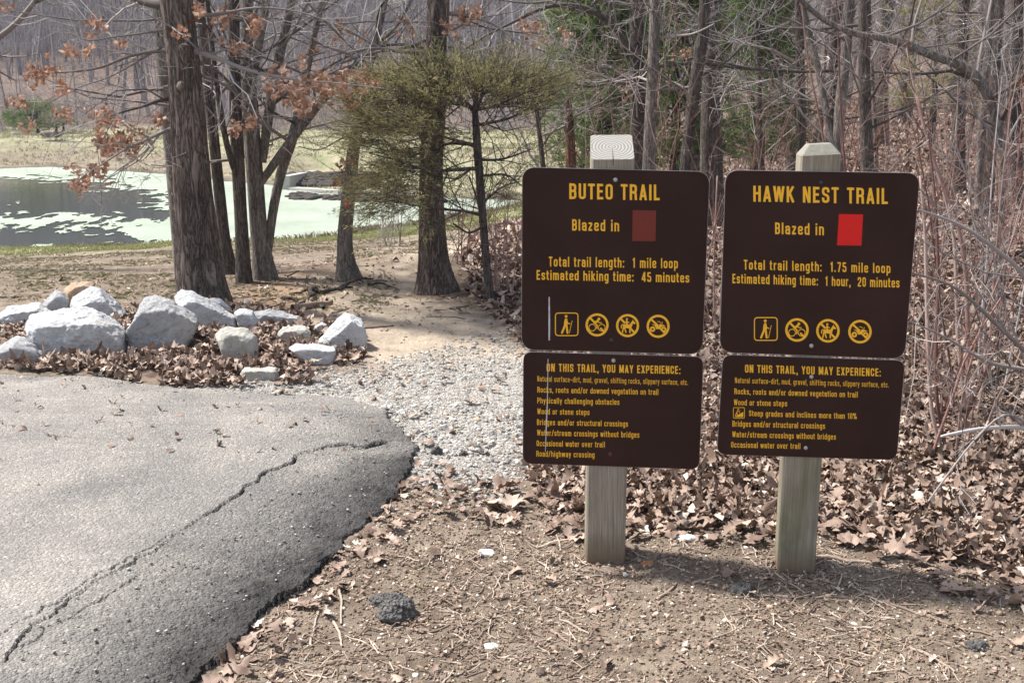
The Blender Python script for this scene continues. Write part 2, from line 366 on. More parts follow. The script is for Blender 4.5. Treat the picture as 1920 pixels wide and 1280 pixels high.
# ------------------------------------------------------------------ terrain
PZ = -2.0
near_px = [(-500, 500), (-200, 490), (0, 478), (150, 471), (330, 465), (430, 462), (520, 458), (620, 446), (680, 436), (770, 428), (860, 410), (930, 396), (985, 384)]
far_px = [(985, 377), (900, 373), (800, 370), (690, 366), (600, 362), (545, 356), (520, 348), (430, 340), (330, 327), (200, 319), (100, 313), (0, 316), (-200, 318), (-500, 322)]
POND = np.array([at_z(*p, PZ)[:2] for p in near_px + far_px])
def wob(P, s): return fbm(np.c_[P[:, 0] * .6, P[:, 1] * .6], 3, s)
def terrain(P, detail=False):
    P = np.asarray(P, float)[:, :2]; X, Y = P[:, 0], P[:, 1]
    ds = sdf(P, POND) + .35 * wob(P, 3) * sstep(Y, 14, 20)
    hn = PZ + 2.0 * np.clip(ds / 16.5, 0, 1) ** .85
    hn = np.where(ds > 16.5, 0, hn)
    spill = sstep(X, -9.2, -7.3) * (1 - sstep(X, -4.0, -2.8)) * sstep(Y, 32, 34); hn = hn - (hn - PZ) * spill * (1 - sstep(ds, 3.2, 6.5))
    crest = PZ + .95 * (sstep(ds, 0, 5.5) * (1 - spill) + sstep(ds, 3.2, 6.5) * spill)
    hf = crest + .105 * np.clip(Y - 64, 0, 60) + .02 * np.clip(Y - 124, 0, 400) + .0 * X
    F = sstep(Y, 40, 47)
    z = hn * (1 - F) + hf * F
    Rt = sstep(X - .06 * Y, 2.5, 10) * sstep(ds, 1, 8)
    hr = .02 * np.clip(Y - 14, 0, 30) + .05 * np.clip(Y - 40, 0, 90)
    z = z * (1 - Rt) + hr * Rt
    z = np.where(ds < 0, PZ - .08 - np.clip(-ds * .25, 0, .7), z)
    z = z + fbm(P * .45, 4, 11) * .09 * sstep(Y, 6.5, 12) * sstep(ds, 0, 2)
    # path hump and hollow beside the big right-hand tree
    z = z + .12 * np.exp(-(((X + .8) / 1.0) ** 2 + ((Y - 10.2) / 1.0) ** 2))
    # rock island slightly raised
    z = z + .05 * np.exp(-(((X + 2.2) / 1.3) ** 2 + ((Y - 7.4) / .8) ** 2))
    z = z + fbm(P * 2.2, 3, 23) * .018 * sstep(Y, 0, 3)
    if detail: z = z + (fbm(P * 12, 4, 31) * .011 + fbm(P * 45, 2, 41) * .004) * (1 - sstep(Y, 12, 20))
    return z
def gz(x, y): return float(terrain(np.array([[x, y]]))[0])
def on_ground(px, py, far=140):
    d = rayd(px, py); t = np.concatenate([np.linspace(1.5, 30, 400), np.linspace(30, far, 400)])
    P = CAM + d * t[:, None]; h = P[:, 2] - terrain(P)
    k = np.argmax(h < 0) if (h < 0).any() else len(t) - 1
    if k > 0 and h[k] < 0:
        a = h[k - 1] / (h[k - 1] - h[k]); return P[k - 1] + (P[k] - P[k - 1]) * a
    return P[k]
def flat_poly(px): return np.array([at_z(*p, 0)[:2] for p in px])
ASPH = np.vstack([flat_poly([(-900, 640), (-300, 672), (0, 697), (100, 700), (200, 706), (330, 722), (450, 738), (600, 741), (660, 752), (720, 785), (750, 815), (773, 848), (776, 888), (742, 925), (700, 980), (650, 1022), (590, 1085), (500, 1152), (450, 1197), (400, 1250), (380, 1285), (300, 1400)]), [[-1.2, 1.2], [-1.6, -3], [-14, -3]]])
GRAV = flat_poly([(330, 724), (450, 722), (560, 712), (650, 700), (800, 672), (980, 664), (1150, 690), (1180, 760), (1120, 830), (960, 880), (880, 905), (790, 900), (760, 860), (700, 780), (600, 740), (450, 744)])
ROCKL = flat_poly([(-700, 640), (-100, 640), (60, 600), (400, 590), (560, 600), (690, 640), (720, 690), (640, 700), (560, 712), (450, 722), (330, 718), (200, 702), (100, 690), (-300, 668), (-700, 660)])
WOODL = np.vstack([flat_poly([(2600, 1350), (2100, 1140), (1920, 1085), (1850, 1062), (1760, 1045), (1660, 1008), (1560, 978), (1440, 985), (1250, 975), (1130, 975), (1010, 925), (985, 870), (1100, 780), (1160, 690), (985, 655), (935, 600), (880, 560), (870, 500)]), [[-.6, 17], [.2, 24], [1.0, 33], [3, 42], [6, 70], [10, 200], [200, 200], [200, 1]]])
FR = np.r_[np.linspace(.25, 2.2, 24, endpoint=False), 2.2 * (11 / 2.2) ** np.linspace(0, 1, 460, endpoint=False), 11 * (70 / 11) ** np.linspace(0, 1, 240, endpoint=False), 70 * (900 / 70) ** np.linspace(0, 1, 60)]
ang = np.r_[np.linspace(-180, -34, 60, endpoint=False), np.linspace(-34, 34, 520, endpoint=False), np.linspace(34, 180, 60)]
def polar(FR, ang):
    A = np.radians(ang); XX = FR[:, None] * np.sin(A)[None]; YY = FR[:, None] * np.cos(A)[None]
    P = np.stack([XX, YY], -1).reshape(-1, 2); n, k = len(FR), len(ang)
    i = np.arange(n - 1)[:, None] * k + np.arange(k - 1)[None]
    F = np.stack([i, i + 1, i + k + 1, i + k], -1).reshape(-1, 4)[:, ::-1]
    return P, F
P, F = polar(FR, ang)
z = terrain(P, True)
nz = fbm(P * 3, 4, 5)
asd = sdf(P, ASPH)
z = np.where(asd < -.05, z - .04, z)
gr = 1 - sstep(sdf(P, GRAV) + nz * .22, -.12, .14)
li = np.maximum(1 - sstep(sdf(P, ROCKL) + nz * .12, -.1, .1), 1 - sstep(sdf(P, WOODL) + nz * .25, -.15, .2))
dsP = sdf(P, POND); Yp = P[:, 1]
hill = sstep(Yp, 63, 67); li = np.maximum(li, hill)
nearg = sstep(dsP + nz * .9, .3, 1.0) * (1 - sstep(dsP + nz * 1.8, 4.0, 9.0)) * (1 - sstep(Yp, 42, 46)) * (1 - sstep(P[:, 0] - .02 * Yp, .2, 1.6))
farg = sstep(Yp, 42, 46) * (.25 + .75 * sstep(dsP + nz * 1.5, 2.2, 5.)) * sstep(dsP + nz * .5, .3, 1.) * (1 - hill) * (1 - sstep(P[:, 0], 6, 12))
gs = np.clip(nearg * .95 + farg, 0, 1) * (1 - li)
clay = np.zeros(len(P))
c0 = on_ground(640, 552); clay = np.exp(-(((P[:, 0] - c0[0]) / .75) ** 2 + ((P[:, 1] - c0[1]) / 1.1) ** 2))
PATHW = np.array([on_ground(*p)[:2] for p in [(640, 640), (560, 600), (560, 560), (620, 520), (700, 490), (800, 465), (900, 440), (985, 425), (985, 440), (900, 462), (840, 490), (790, 520), (800, 555), (880, 575), (990, 640), (1150, 690), (980, 690), (800, 690), (690, 690)]])
pale = 1 - sstep(sdf(P, PATHW) + nz * .3, -.3, .3)
mud = (1 - sstep(np.abs(dsP + nz * .3), .15, .7)) * sstep(Yp, 10, 14)
acc = Acc(); acc.add(np.c_[P, z], F)
g_ob = acc.build('ground', ground_mat(), attrs={'gravel': gr * (1 - li * .7), 'litter': li, 'grass': gs, 'clay': clay * .6, 'pale': pale, 'mud': mud * .8})
tag(g_ob, 'bare brown earth with gravel, leaf litter and grass zones', 'ground', kind='structure')

# pond water and the algae that floats on it
acc = Acc(); c = POND.mean(0); big = c + (POND - c) * 1.06; big = np.vstack([big])
n = len(big); V = np.c_[np.vstack([big, c]), np.full(n + 1, PZ)]
acc.add(V, np.array([[k, (k + 1) % n, n] for k in range(n)]))
tag(acc.build('pond_water', water_mat()), 'dark reflecting pond water behind the trees', 'water', kind='structure')
# algae mat: fine sheet keeping only covered cells
yy = 18 * (60 / 18) ** np.linspace(0, 1, 420); uu = np.linspace(-.52, .06, 620)
XX = yy[:, None] * uu[None]; YY = np.repeat(yy[:, None], len(uu), 1)
Q = np.stack([XX, YY], -1).reshape(-1, 2)
pxx = 960 + FPX * Q[:, 0] / (Q[:, 1] * CP + (EYE - PZ) * SP)
aa = EYE - PZ; pyy = 640 - FPX * ((-aa) * CP + Q[:, 1] * SP) / (Q[:, 1] * CP + aa * SP)
nn = fbm(np.c_[Q[:, 0] * .35, Q[:, 1] * .22], 5, 77); n2 = fbm(np.c_[Q[:, 0] * 1.6, Q[:, 1] * 1.0], 4, 79)
openw = np.exp(-(((pxx - 70) / 165) ** 2 + ((pyy - 366) / 29) ** 2)) * 1.2 + np.exp(-(((pxx - 140) / 300) ** 2 + ((pyy - 449) / 14) ** 2)) * .66 + np.exp(-(((pxx - 250) / 70) ** 2 + ((pyy - 400) / 16) ** 2)) * .5
cov = .42 + sstep(pxx, 250, 480) * .45 + nn * .7 + n2 * .42 - openw * .92 + fbm(np.c_[Q[:, 0] * 5, Q[:, 1] * 2.2], 3, 80) * .45
keep = (cov > .1) & (sdf(Q, POND) < -.1 + .3 * n2)
k = len(uu); i = np.arange(len(yy) - 1)[:, None] * k + np.arange(k - 1)[None]
Fq = np.stack([i, i + 1, i + k + 1, i + k], -1).reshape(-1, 4)
Fq = Fq[keep[Fq].all(1)]
used, inv = np.unique(Fq, return_inverse=True)
acc = Acc(); acc.add(np.c_[Q[used], np.full(len(used), PZ + .012) + .006 * n2[used]], inv.reshape(-1, 4)[:, ::-1])
M['algae'] = algae_mat()
tag(acc.build('pond_algae', M['algae']), 'pale green algae mat floating over most of the pond', 'algae', kind='stuff')

# ------------------------------------------------------------------ asphalt
FA = np.r_[np.linspace(.3, 2.2, 20, endpoint=False), 2.2 * (7.2 / 2.2) ** np.linspace(0, 1, 560, endpoint=False), np.linspace(7.2, 14, 20)]
aA = np.r_[np.linspace(-180, -32, 70, endpoint=False), np.linspace(-32, 0, 560)]
P, F = polar(FA, aA)
sd_ = sdf(P, ASPH) + .045 * fbm(P * 7, 4, 51) + .02 * fbm(P * 32, 3, 52)
CRK = flat_poly([(20, 1275), (70, 1215), (125, 1168), (240, 1092), (300, 1062), (340, 1035), (375, 1005), (450, 952), (500, 925), (550, 890), (600, 868), (650, 856), (725, 846)])
def dpoly(P, L, side=False):
    best = np.full(len(P), 1e9); sg = np.zeros(len(P)); tt = np.zeros(len(P)); tot = len(L) - 1
    for k in range(len(L) - 1):
        a, b = L[k], L[k + 1]; e = b - a; q = P - a; t = np.clip(q @ e / (e @ e), 0, 1)
        dd = np.linalg.norm(q - t[:, None] * e, axis=1); cr = e[0] * q[:, 1] - e[1] * q[:, 0]
        u = dd < best; best = np.where(u, dd, best); sg = np.where(u, np.sign(cr), sg); tt = np.where(u, (k + t) / tot, tt)
    return best, sg, tt
jig = np.c_[fbm(P * 8, 5, 61), fbm(P * 8, 5, 62)] * .055
cd, cs, ct = dpoly(P + jig, CRK)
wid = np.clip(.0012 + .0055 * sstep(ct, .35, .8) + .009 * fbm(P * 6, 4, 63) * (.4 + ct), .0010, .016)
crack = 1 - sstep(cd, wid * .4, wid * 1.3)
for L in ([(0, 1235), (90, 1180), (200, 1105), (330, 1035)], [(190, 1170), (240, 1135), (300, 1100)], [(-20, 800), (60, 838), (110, 845), (170, 850)], [(60, 1250), (140, 1200), (210, 1150)]):
    d2, _, t2 = dpoly(P + jig * 1.2, flat_poly(L)); crack = np.maximum(crack, .8 * (1 - sstep(d2, .0008, .0035)))
apron = np.clip(1 - sstep(-sd_, .0, .34), 0, 1) * sstep(P[:, 0] + .18 * P[:, 1], -3.2, -.55) * (1 - sstep(P[:, 1], 5.0, 5.6))
right = (cs < 0) & (cd < .9)
apron = np.clip(np.where(right, .55 + .45 * apron, apron * .75) * (1 - .0 * ct), 0, 1)
apron = np.where(right, np.maximum(apron * sstep(cd, 0, .22) * (.45 + .55 * (1 - sstep(-sd_, .05, .55))), apron * .35), apron * .9)
zz = .072 - .042 * (1 - sstep(-sd_, -.01, .55)) + fbm(P * 1.5, 3, 64) * .008 + fbm(P * 30, 3, 65) * (.0016 + .006 * apron) + fbm(P * 85, 2, 66) * (.0016 + .0045 * apron)
zz = zz - crack * .026 - np.where(right, .006, 0)
edge_far = sstep(P[:, 1], 5.4, 6.0); zz = zz - edge_far * .035 * (1 - sstep(-sd_, 0, .8))
zz = zz + terrain(P) * sstep(P[:, 1], 3, 6)
zz = np.where(sd_ > 0, -.035, zz)
Fk = F[(sd_[F] < .025).all(1)]
used, inv = np.unique(Fk, return_inverse=True)
acc = Acc(); acc.add(np.c_[P[used], zz[used]], inv.reshape(-1, 4))
a_ob = acc.build('asphalt_pavement', asphalt_mat(), attrs={'apron': apron[used], 'crack': crack[used]})
tag(a_ob, 'worn grey asphalt with a long crack and crumbled dark edge', 'pavement', kind='structure')
print('terrain done')

# ------------------------------------------------------------------ trail signs
def rounded(pts, r, n=5, closed=False):
    P = [np.array(p, float) for p in pts]; out = []; m = len(P)
    rng_ = range(m) if closed else range(1, m - 1)
    if not closed: out.append(P[0])
    for i in rng_:
        a, b, c = P[i - 1], P[i], P[(i + 1) % m]
        la, lc = np.linalg.norm(a - b), np.linalg.norm(c - b); q = min(r, la / 2, lc / 2)
        if q <= 1e-6: out.append(b); continue
        s, e = b + (a - b) / la * q, b + (c - b) / lc * q
        for t in np.linspace(0, 1, n + 1): out.append((1 - t) ** 2 * s + 2 * t * (1 - t) * b + t * t * e) if n else None
    if not closed: out.append(P[-1])
    return np.array(out)
def stroke(pts, th, closed=False):
    """a flat ribbon of constant width along a polyline: 2-D vertices and quads"""
    P = np.asarray(pts, float)
    keep = [0] + [i for i in range(1, len(P)) if np.linalg.norm(P[i] - P[i - 1]) > 1e-6]; P = P[keep]
    if closed and np.linalg.norm(P[0] - P[-1]) < 1e-6: P = P[:-1]
    n = len(P); d = np.roll(P, -1, 0) - P; d /= np.linalg.norm(d, axis=1)[:, None] + 1e-12
    nr = np.c_[-d[:, 1], d[:, 0]]; o = np.zeros_like(P)
    for i in range(n):
        if not closed and i == 0: o[i] = nr[0]
        elif not closed and i == n - 1: o[i] = nr[n - 2]
        else:
            a, b = nr[i - 1], nr[i]; s = a + b; o[i] = s / max(.35, (s @ s) / 2)
    V = np.vstack([P + o * th / 2, P - o * th / 2]); m = n if closed else n - 1
    return V, np.array([[i, n + i, n + (i + 1) % n, (i + 1) % n] for i in range(m)])
l_, r_, b_, T_, X_ = .085, .395, .085, .915, .665
BW = [(l_, X_), (r_, X_), (r_, b_), (l_, b_)]
G = {
 'A': (.50, [([(.075, 0), (.25, .99)], 0), ([(.425, 0), (.25, .99)], 0), ([(.13, .27), (.37, .27)], 0)]),
 'B': (.48, [([(l_, 0), (l_, 1)], 0), ([(l_, T_), (r_ - .01, T_), (r_ - .01, .52), (l_, .52)], .13), ([(l_, .52), (r_, .52), (r_, b_), (l_, b_)], .13)]),
 'C': (.48, [([(r_, .63), (r_, T_), (l_, T_), (l_, b_), (r_, b_), (r_, .37)], .16)]),
 'E': (.42, [([(l_, 0), (l_, 1)], 0), ([(l_, T_), (.40, T_)], 0), ([(l_, .52), (.37, .52)], 0), ([(l_, b_), (.41, b_)], 0)]),
 'H': (.48, [([(l_, 0), (l_, 1)], 0), ([(r_, 0), (r_, 1)], 0), ([(l_, .53), (r_, .53)], 0)]),
 'I': (.17, [([(l_, 0), (l_, 1)], 0)]),
 'K': (.49, [([(l_, 0), (l_, 1)], 0), ([(l_, .36), (.41, 1)], 0), ([(.2, .56), (.42, 0)], 0)]),
 'L': (.40, [([(l_, 0), (l_, 1)], 0), ([(l_, b_), (.39, b_)], 0)]),
 'M': (.62, [([(l_, 0), (l_, 1)], 0), ([(.535, 0), (.535, 1)], 0), ([(.11, 1), (.31, .08)], 0), ([(.51, 1), (.31, .08)], 0)]),
 'N': (.49, [([(l_, 0), (l_, 1)], 0), ([(.405, 0), (.405, 1)], 0), ([(.10, 1), (.39, 0)], 0)]),
 'O': (.48, [([(l_, b_), (r_, b_), (r_, T_), (l_, T_)], .155, 1)]),
 'P': (.47, [([(l_, 0), (l_, 1)], 0), ([(l_, T_), (r_, T_), (r_, .45), (l_, .45)], .14)]),
 'R': (.49, [([(l_, 0), (l_, 1)], 0), ([(l_, T_), (r_, T_), (r_, .49), (l_, .49)], .14), ([(.2, .49), (r_ - .01, .45), (r_ + .01, 0)], .1)]),
 'S': (.47, [([(r_, .66), (r_, T_), (l_, T_), (l_, .56), (r_, .45), (r_, b_), (l_, b_), (l_, .34)], .14)]),
 'T': (.44, [([(.22, 0), (.22, 1)], 0), ([(0, T_), (.44, T_)], 0)]),
 'U': (.48, [([(l_, 1), (l_, b_), (r_, b_), (r_, 1)], .16)]),
 'W': (.68, [([(.06, 1), (.19, .02)], 0), ([(.34, .98), (.19, .02)], 0), ([(.34, .98), (.49, .02)], 0), ([(.62, 1), (.49, .02)], 0)]),
 'X': (.48, [([(.07, 0), (.41, 1)], 0), ([(.07, 1), (.41, 0)], 0)]),
 'Y': (.48, [([(.06, 1), (.24, .42)], 0), ([(.42, 1), (.24, .42)], 0), ([(.24, .48), (.24, 0)], 0)]),
 'a': (.47, [([(l_, .5), (l_, X_), (r_, X_), (r_, 0)], .12), ([(r_, .41), (l_, .41), (l_, b_), (r_, b_)], .11)]),
 'b': (.47, [([(l_, 0), (l_, 1)], 0), (BW, .13)]), 'c': (.45, [([(.37, .5), (.37, X_), (l_, X_), (l_, b_), (.37, b_), (.37, .25)], .13)]),
 'd': (.47, [([(r_, 0), (r_, 1)], 0), ([(r_, X_), (l_, X_), (l_, b_), (r_, b_)], .13)]),
 'e': (.47, [([(l_, .375), (r_, .375), (r_, X_), (l_, X_), (l_, b_), (r_, b_), (r_, .23)], .12)]),
 'f': (.30, [([(.12, 0), (.12, T_), (.30, T_)], .12), ([(0, X_), (.29, X_)], 0)]),
 'g': (.47, [([(r_, X_), (l_, X_), (l_, b_), (r_, b_)], .13), ([(r_, .75), (r_, -.17), (l_, -.17)], .12)]),
 'h': (.47, [([(l_, 0), (l_, 1)], 0), ([(l_, X_), (r_, X_), (r_, 0)], .13)]),
 'i': (.17, [([(l_, 0), (l_, .75)], 0), ([(l_, .85), (l_, 1)], 0)]),
 'k': (.46, [([(l_, 0), (l_, 1)], 0), ([(l_, .26), (.39, .75)], 0), ([(.19, .42), (.41, 0)], 0)]),
 'l': (.17, [([(l_, 0), (l_, 1)], 0)]),
 'm': (.70, [([(l_, 0), (l_, .75)], 0), ([(l_, X_), (.35, X_), (.35, 0)], .11), ([(.35, X_), (.615, X_), (.615, 0)], .11)]),
 'n': (.47, [([(l_, 0), (l_, .75)], 0), ([(l_, X_), (r_, X_), (r_, 0)], .13)]),
 'o': (.47, [([(l_, b_), (r_, b_), (r_, X_), (l_, X_)], .14, 1)]),
 'p': (.47, [([(l_, -.25), (l_, .75)], 0), (BW, .13)]),
 'r': (.32, [([(l_, 0), (l_, .75)], 0), ([(l_, .5), (l_, X_), (.32, X_)], .1)]),
 's': (.44, [([(.36, .52), (.36, X_), (l_, X_), (l_, .42), (.36, .34), (.36, b_), (l_, b_), (l_, .23)], .1)]),
 't': (.30, [([(.12, .95), (.12, b_), (.29, b_)], .1), ([(0, X_), (.29, X_)], 0)]),
 'u': (.47, [([(l_, .75), (l_, b_), (r_, b_)], .13), ([(r_, 0), (r_, .75)], 0)]),
 'v': (.44, [([(.06, .75), (.22, .02)], 0), ([(.38, .75), (.22, .02)], 0)]),
 'w': (.64, [([(.06, .75), (.18, .02)], 0), ([(.32, .73), (.18, .02)], 0), ([(.32, .73), (.46, .02)], 0), ([(.58, .75), (.46, .02)], 0)]),
 'x': (.44, [([(.06, 0), (.38, .75)], 0), ([(.06, .75), (.38, 0)], 0)]),
 'y': (.44, [([(.06, .75), (.23, .05)], 0), ([(.38, .75), (.15, -.25)], 0)]),
 'z': (.42, [([(.03, X_), (.39, X_)], 0), ([(.36, .62), (.07, .12)], 0), ([(.03, b_), (.39, b_)], 0)]),
 '0': (.48, [([(l_, b_), (r_, b_), (r_, T_), (l_, T_)], .155, 1)]),
 '1': (.36, [([(.24, 0), (.24, 1)], 0), ([(.06, .78), (.24, .84)], 0)]),
 '2': (.47, [([(l_, .66), (l_, T_), (r_, T_), (r_, .58), (l_ + .02, .22), (l_, b_)], .14), ([(.02, b_), (.45, b_)], 0)]),
 '4': (.50, [([(.35, 0), (.35, 1)], 0), ([(.33, .97), (.08, .28)], 0), ([(.02, .25), (.48, .25)], 0)]),
 '5': (.47, [([(.42, T_), (l_ + .02, T_), (l_ + .01, .52)], 0), ([(l_, .56), (r_, .56), (r_, b_), (l_, b_), (l_, .3)], .14)]),
 '7': (.46, [([(.02, T_), (.43, T_)], 0), ([(.38, .9), (.17, 0)], 0)]),
 '%': (.66, [([(.06, .6), (.2, .6), (.2, .93), (.06, .93)], .07, 1), ([(.46, .07), (.6, .07), (.6, .40), (.46, .40)], .07, 1), ([(.50, 1), (.16, 0)], 0)]),
 '/': (.40, [([(.05, -.05), (.35, 1.03)], 0)]), '-': (.44, [([(.0, .42), (.42, .42)], 0)]),
 '.': (.17, [([(l_, 0), (l_, .17)], 0)]), ',': (.17, [([(.10, .17), (.06, -.14)], 0)]),
 ':': (.17, [([(l_, 0), (l_, .17)], 0), ([(l_, .52), (l_, .69)], 0)]), ' ': (.25, []),
}
class Face:
    """a sign face: photo pixels -> points of its vertical plane, so that the layout is measured off the photograph"""
    def __init__(s, p0, yaw):
        s.p0 = np.array(p0); s.n = np.array([-math.sin(yaw), -math.cos(yaw), 0.])
    def at(s, px, py, off=0.):
        d = rayd(px, py); t = ((s.p0 - CAM) @ s.n) / (d @ s.n); return CAM + d * t + s.n * off
def text(face, parent, s, x0, x1, yl, yr, cap, track=.13, th=.15, off=.0045, name='lettering'):
    adv = 0; items = []; chunk = 0
    for i, ch in enumerate(s):
        W, st = G[ch]
        if s[i - 1:i + 1] == '  ': chunk += 1
        for q in st: items.append((adv, q, chunk))
        adv += W + track
    adv -= track; k = (x1 - x0) / adv; L = 0
    for cc in range(chunk + 1):
        acc = Acc()
        for a, q, c_ in items:
            if c_ != cc: continue
            cl = len(q) > 2; pts = rounded(q[0], q[1], 4, cl) if q[1] else np.array(q[0], float)
            V, Fq = stroke(pts, th if cap > 14 else th * .9, cl); L = (L + 1) % 4
            acc.add([face.at(x0 + (a + v[0]) * k, yl + (yr - yl) * (a + v[0]) / adv - v[1] * cap, off + .00012 * L) for v in V], Fq)
        acc.build(name, M['yellow'], parent, smooth=False)
def cap2(acc, face, pts, th, cx, cy, s, L, closed=False, round_=True, off=.0045):
    V, Fq = stroke(pts, th, closed); o = off + L * .00012
    acc.add([face.at(cx + v[0] * s, cy - v[1] * s, o) for v in V], Fq)
    if round_ and not closed:
        for e in (pts[0], pts[-1]): disc(acc, face, e, th / 2, cx, cy, s, L + .5, off)
def disc(acc, face, c, r, cx, cy, s, L, off=.0045):
    a = np.linspace(0, 2 * math.pi, 16, endpoint=False); o = off + L * .00012
    V = [face.at(cx + (c[0] + r * math.cos(t)) * s, cy - (c[1] + r * math.sin(t)) * s, o) for t in a]
    acc.add(V, np.arange(16)[None])
def ngon(acc, face, pts, cx, cy, s, L, off=.0045):
    V = [face.at(cx + p[0] * s, cy - p[1] * s, off + L * .00012) for p in pts]
    acc.add(V, np.arange(len(V))[None][:, ::-1])
def pictogram(face, parent, kind, cx, cy, s):
    acc = Acc(); C = lambda pts, th, L, **k: cap2(acc, face, np.array(pts, float), th, cx, cy, s, L, **k)
    Dd = lambda c, r, L: disc(acc, face, c, r, cx, cy, s, L)
    ringp = lambda c, r, n=28: [(c[0] + r * math.cos(t), c[1] + r * math.sin(t)) for t in np.linspace(0, 2 * math.pi, n, endpoint=False)]
    if kind == 'hiker':
        C(rounded([(-.96, -.96), (.96, -.96), (.96, .96), (-.96, .96)], .28, 5, True), .085, 0, closed=True)
        Dd((-.05, .68), .125, 1)
        ngon(acc, face, [(-.14, .5), (.04, .5), (.09, .15), (.06, -.1), (-.24, -.1), (-.22, .2)], cx, cy, s, 2)
        C([(-.13, -.05), (-.40, -.72)], .17, 3); C([(-.02, -.05), (.07, -.72)], .17, 4)
        C([(.02, .35), (.08, .10), (.27, .05)], .085, 5); C([(.46, .30), (.22, -.74)], .05, 6)
    elif kind == 'steep':
        C(rounded([(-.96, -.92), (.96, -.92), (.96, .92), (-.96, .92)], .2, 4, True), .1, 0, closed=True)
        ngon(acc, face, [(-.75, -.72), (.75, -.72), (.75, .2), (-.6, -.62)], cx, cy, s, 1)
        Dd((-.12, .62), .13, 2); C([(-.2, .4), (-.42, -.02), (-.62, -.5)], .14, 3); C([(-.36, .05), (-.22, -.42)], .13, 4); C([(-.1, .3), (.12, .12)], .09, 5); C([(.12, .5), (.12, -.28)], .05, 6)
    else:
        C(ringp((0, 0), .9, 44), .2, 0, closed=True)
        if kind == 'bike':
            C([(-.62, .62), (-.2, .2)], .17, 1, round_=False); C([(.28, -.26), (.62, -.62)], .17, 1, round_=False)
            C(ringp((-.42, -.23), .29), .065, 2, closed=True); C(ringp((.40, -.23), .29), .065, 3, closed=True)
            Dd((.16, .52), .12, 4); C([(-.22, .18), (.06, .36)], .2, 5); C([(.05, .32), (.16, .2), (.38, .2)], .075, 6)
            C([(-.2, .14), (.0, -.02), (-.02, -.30)], .12, 7)
        elif kind == 'horse':
            C([(-.62, .62), (-.2, .2)], .17, 1, round_=False); C([(.28, -.28), (.62, -.62)], .17, 1, round_=False)
            ngon(acc, face, [(-.42, .12), (.2, .1), (.42, .44), (.46, .52), (.52, .4), (.70, .22), (.62, .12), (.46, .18), (.36, -.12), (.3, -.28), (-.02, -.22), (-.38, -.22)], cx, cy, s, 2)
            C([(-.44, .1), (-.54, .0), (-.54, -.2)], .09, 3); C([(-.36, -.15), (-.44, -.58)], .11, 4); C([(-.28, -.15), (-.14, -.58)], .11, 5); C([(.2, -.2), (.2, -.58)], .12, 6)
            Dd((-.06, .56), .095, 7); C([(-.08, .38), (-.06, .15)], .16, 8); C([(-.02, .36), (.14, .26)], .07, 9)
        else:
            C([(-.62, .62), (.0, .05)], .17, 1, round_=False); C([(.2, -.2), (.62, -.62)], .17, 1, round_=False)
            C(ringp((-.48, -.25), .16), .15, 2, closed=True); C(ringp((.48, -.27), .16), .15, 3, closed=True)
            ngon(acc, face, [(-.6, .2), (-.15, .12), (.02, .02), (.16, .2), (.3, .18), (.64, .05), (.6, .02), (.36, .0), (.22, -.12), (.16, -.24), (-.16, -.24), (-.24, -.08), (-.34, .06)], cx, cy, s, 4)
            C([(-.05, .42), (.14, .40), (.2, .28)], .05, 5); C([(.36, .36), (.33, .24)], .06, 6)
    return acc.build('pictogram', M['yellow'], parent, smooth=False)
def panel(face, parent, corners, rad_px, name):
    acc = Acc(); P = np.array(corners, float)
    out = rounded(P, rad_px, 8, True); n = len(out)
    f = [face.at(*p, .004) for p in out]; bk = [face.at(*p, .0008) for p in out]
    c = P.mean(0); ins = [face.at(*(p + (c - p) * .004), .0043) for p in out]
    acc.add(np.vstack([ins]), np.arange(n)[None][:, ::-1])
    o = acc.build(name, M['brown'], parent, smooth=False)
    a2 = Acc(); a2.add(np.vstack([f, bk]), np.array([[i, (i + 1) % n, n + (i + 1) % n, n + i] for i in range(n)]))
    a2.add(np.vstack([f, ins]), np.array([[i, n + i, n + (i + 1) % n, (i + 1) % n] for i in range(n)]))
    a2.add(bk, np.arange(n)[None]); a2.build('panel_edge', M['edge'], o, smooth=False)
    return o
def bolt(face, parent, px, py, r, mat):
    acc = Acc(); c = face.at(px, py, .0042); e1 = face.at(px + r, py, .0042) - c; e2 = face.at(px, py - r, .0042) - c; rr = np.linalg.norm(e1)
    rings = [(1, 0), (1, .35), (.7, .65), (.3, .8)]; V = []
    for q, h in rings:
        for t in np.linspace(0, 2 * math.pi, 14, endpoint=False): V.append(c + q * (e1 * math.cos(t) + e2 * math.sin(t)) + face.n * h * rr)
    Fq = [[k * 14 + j, k * 14 + (j + 1) % 14, k * 14 + 14 + (j + 1) % 14, k * 14 + 14 + j] for k in range(3) for j in range(14)]
    acc.add(V, np.array(Fq)); acc.F.append(np.arange(42, 56)[None]); acc.build('bolt', mat, parent)
def quadmark(face, parent, pts, name, mat, off=.0048):
    acc = Acc(); acc.add([face.at(*p, off) for p in pts], np.arange(len(pts))[None][:, ::-1]); return acc.build(name, mat, parent, smooth=False)
def boxverts(c, ex, ey, lo, hi):
    return [c + sx * ex + sy * ey + np.array([0, 0, h]) for h in (lo, hi) for sx, sy in ((-1, -1), (1, -1), (1, 1), (-1, 1))]

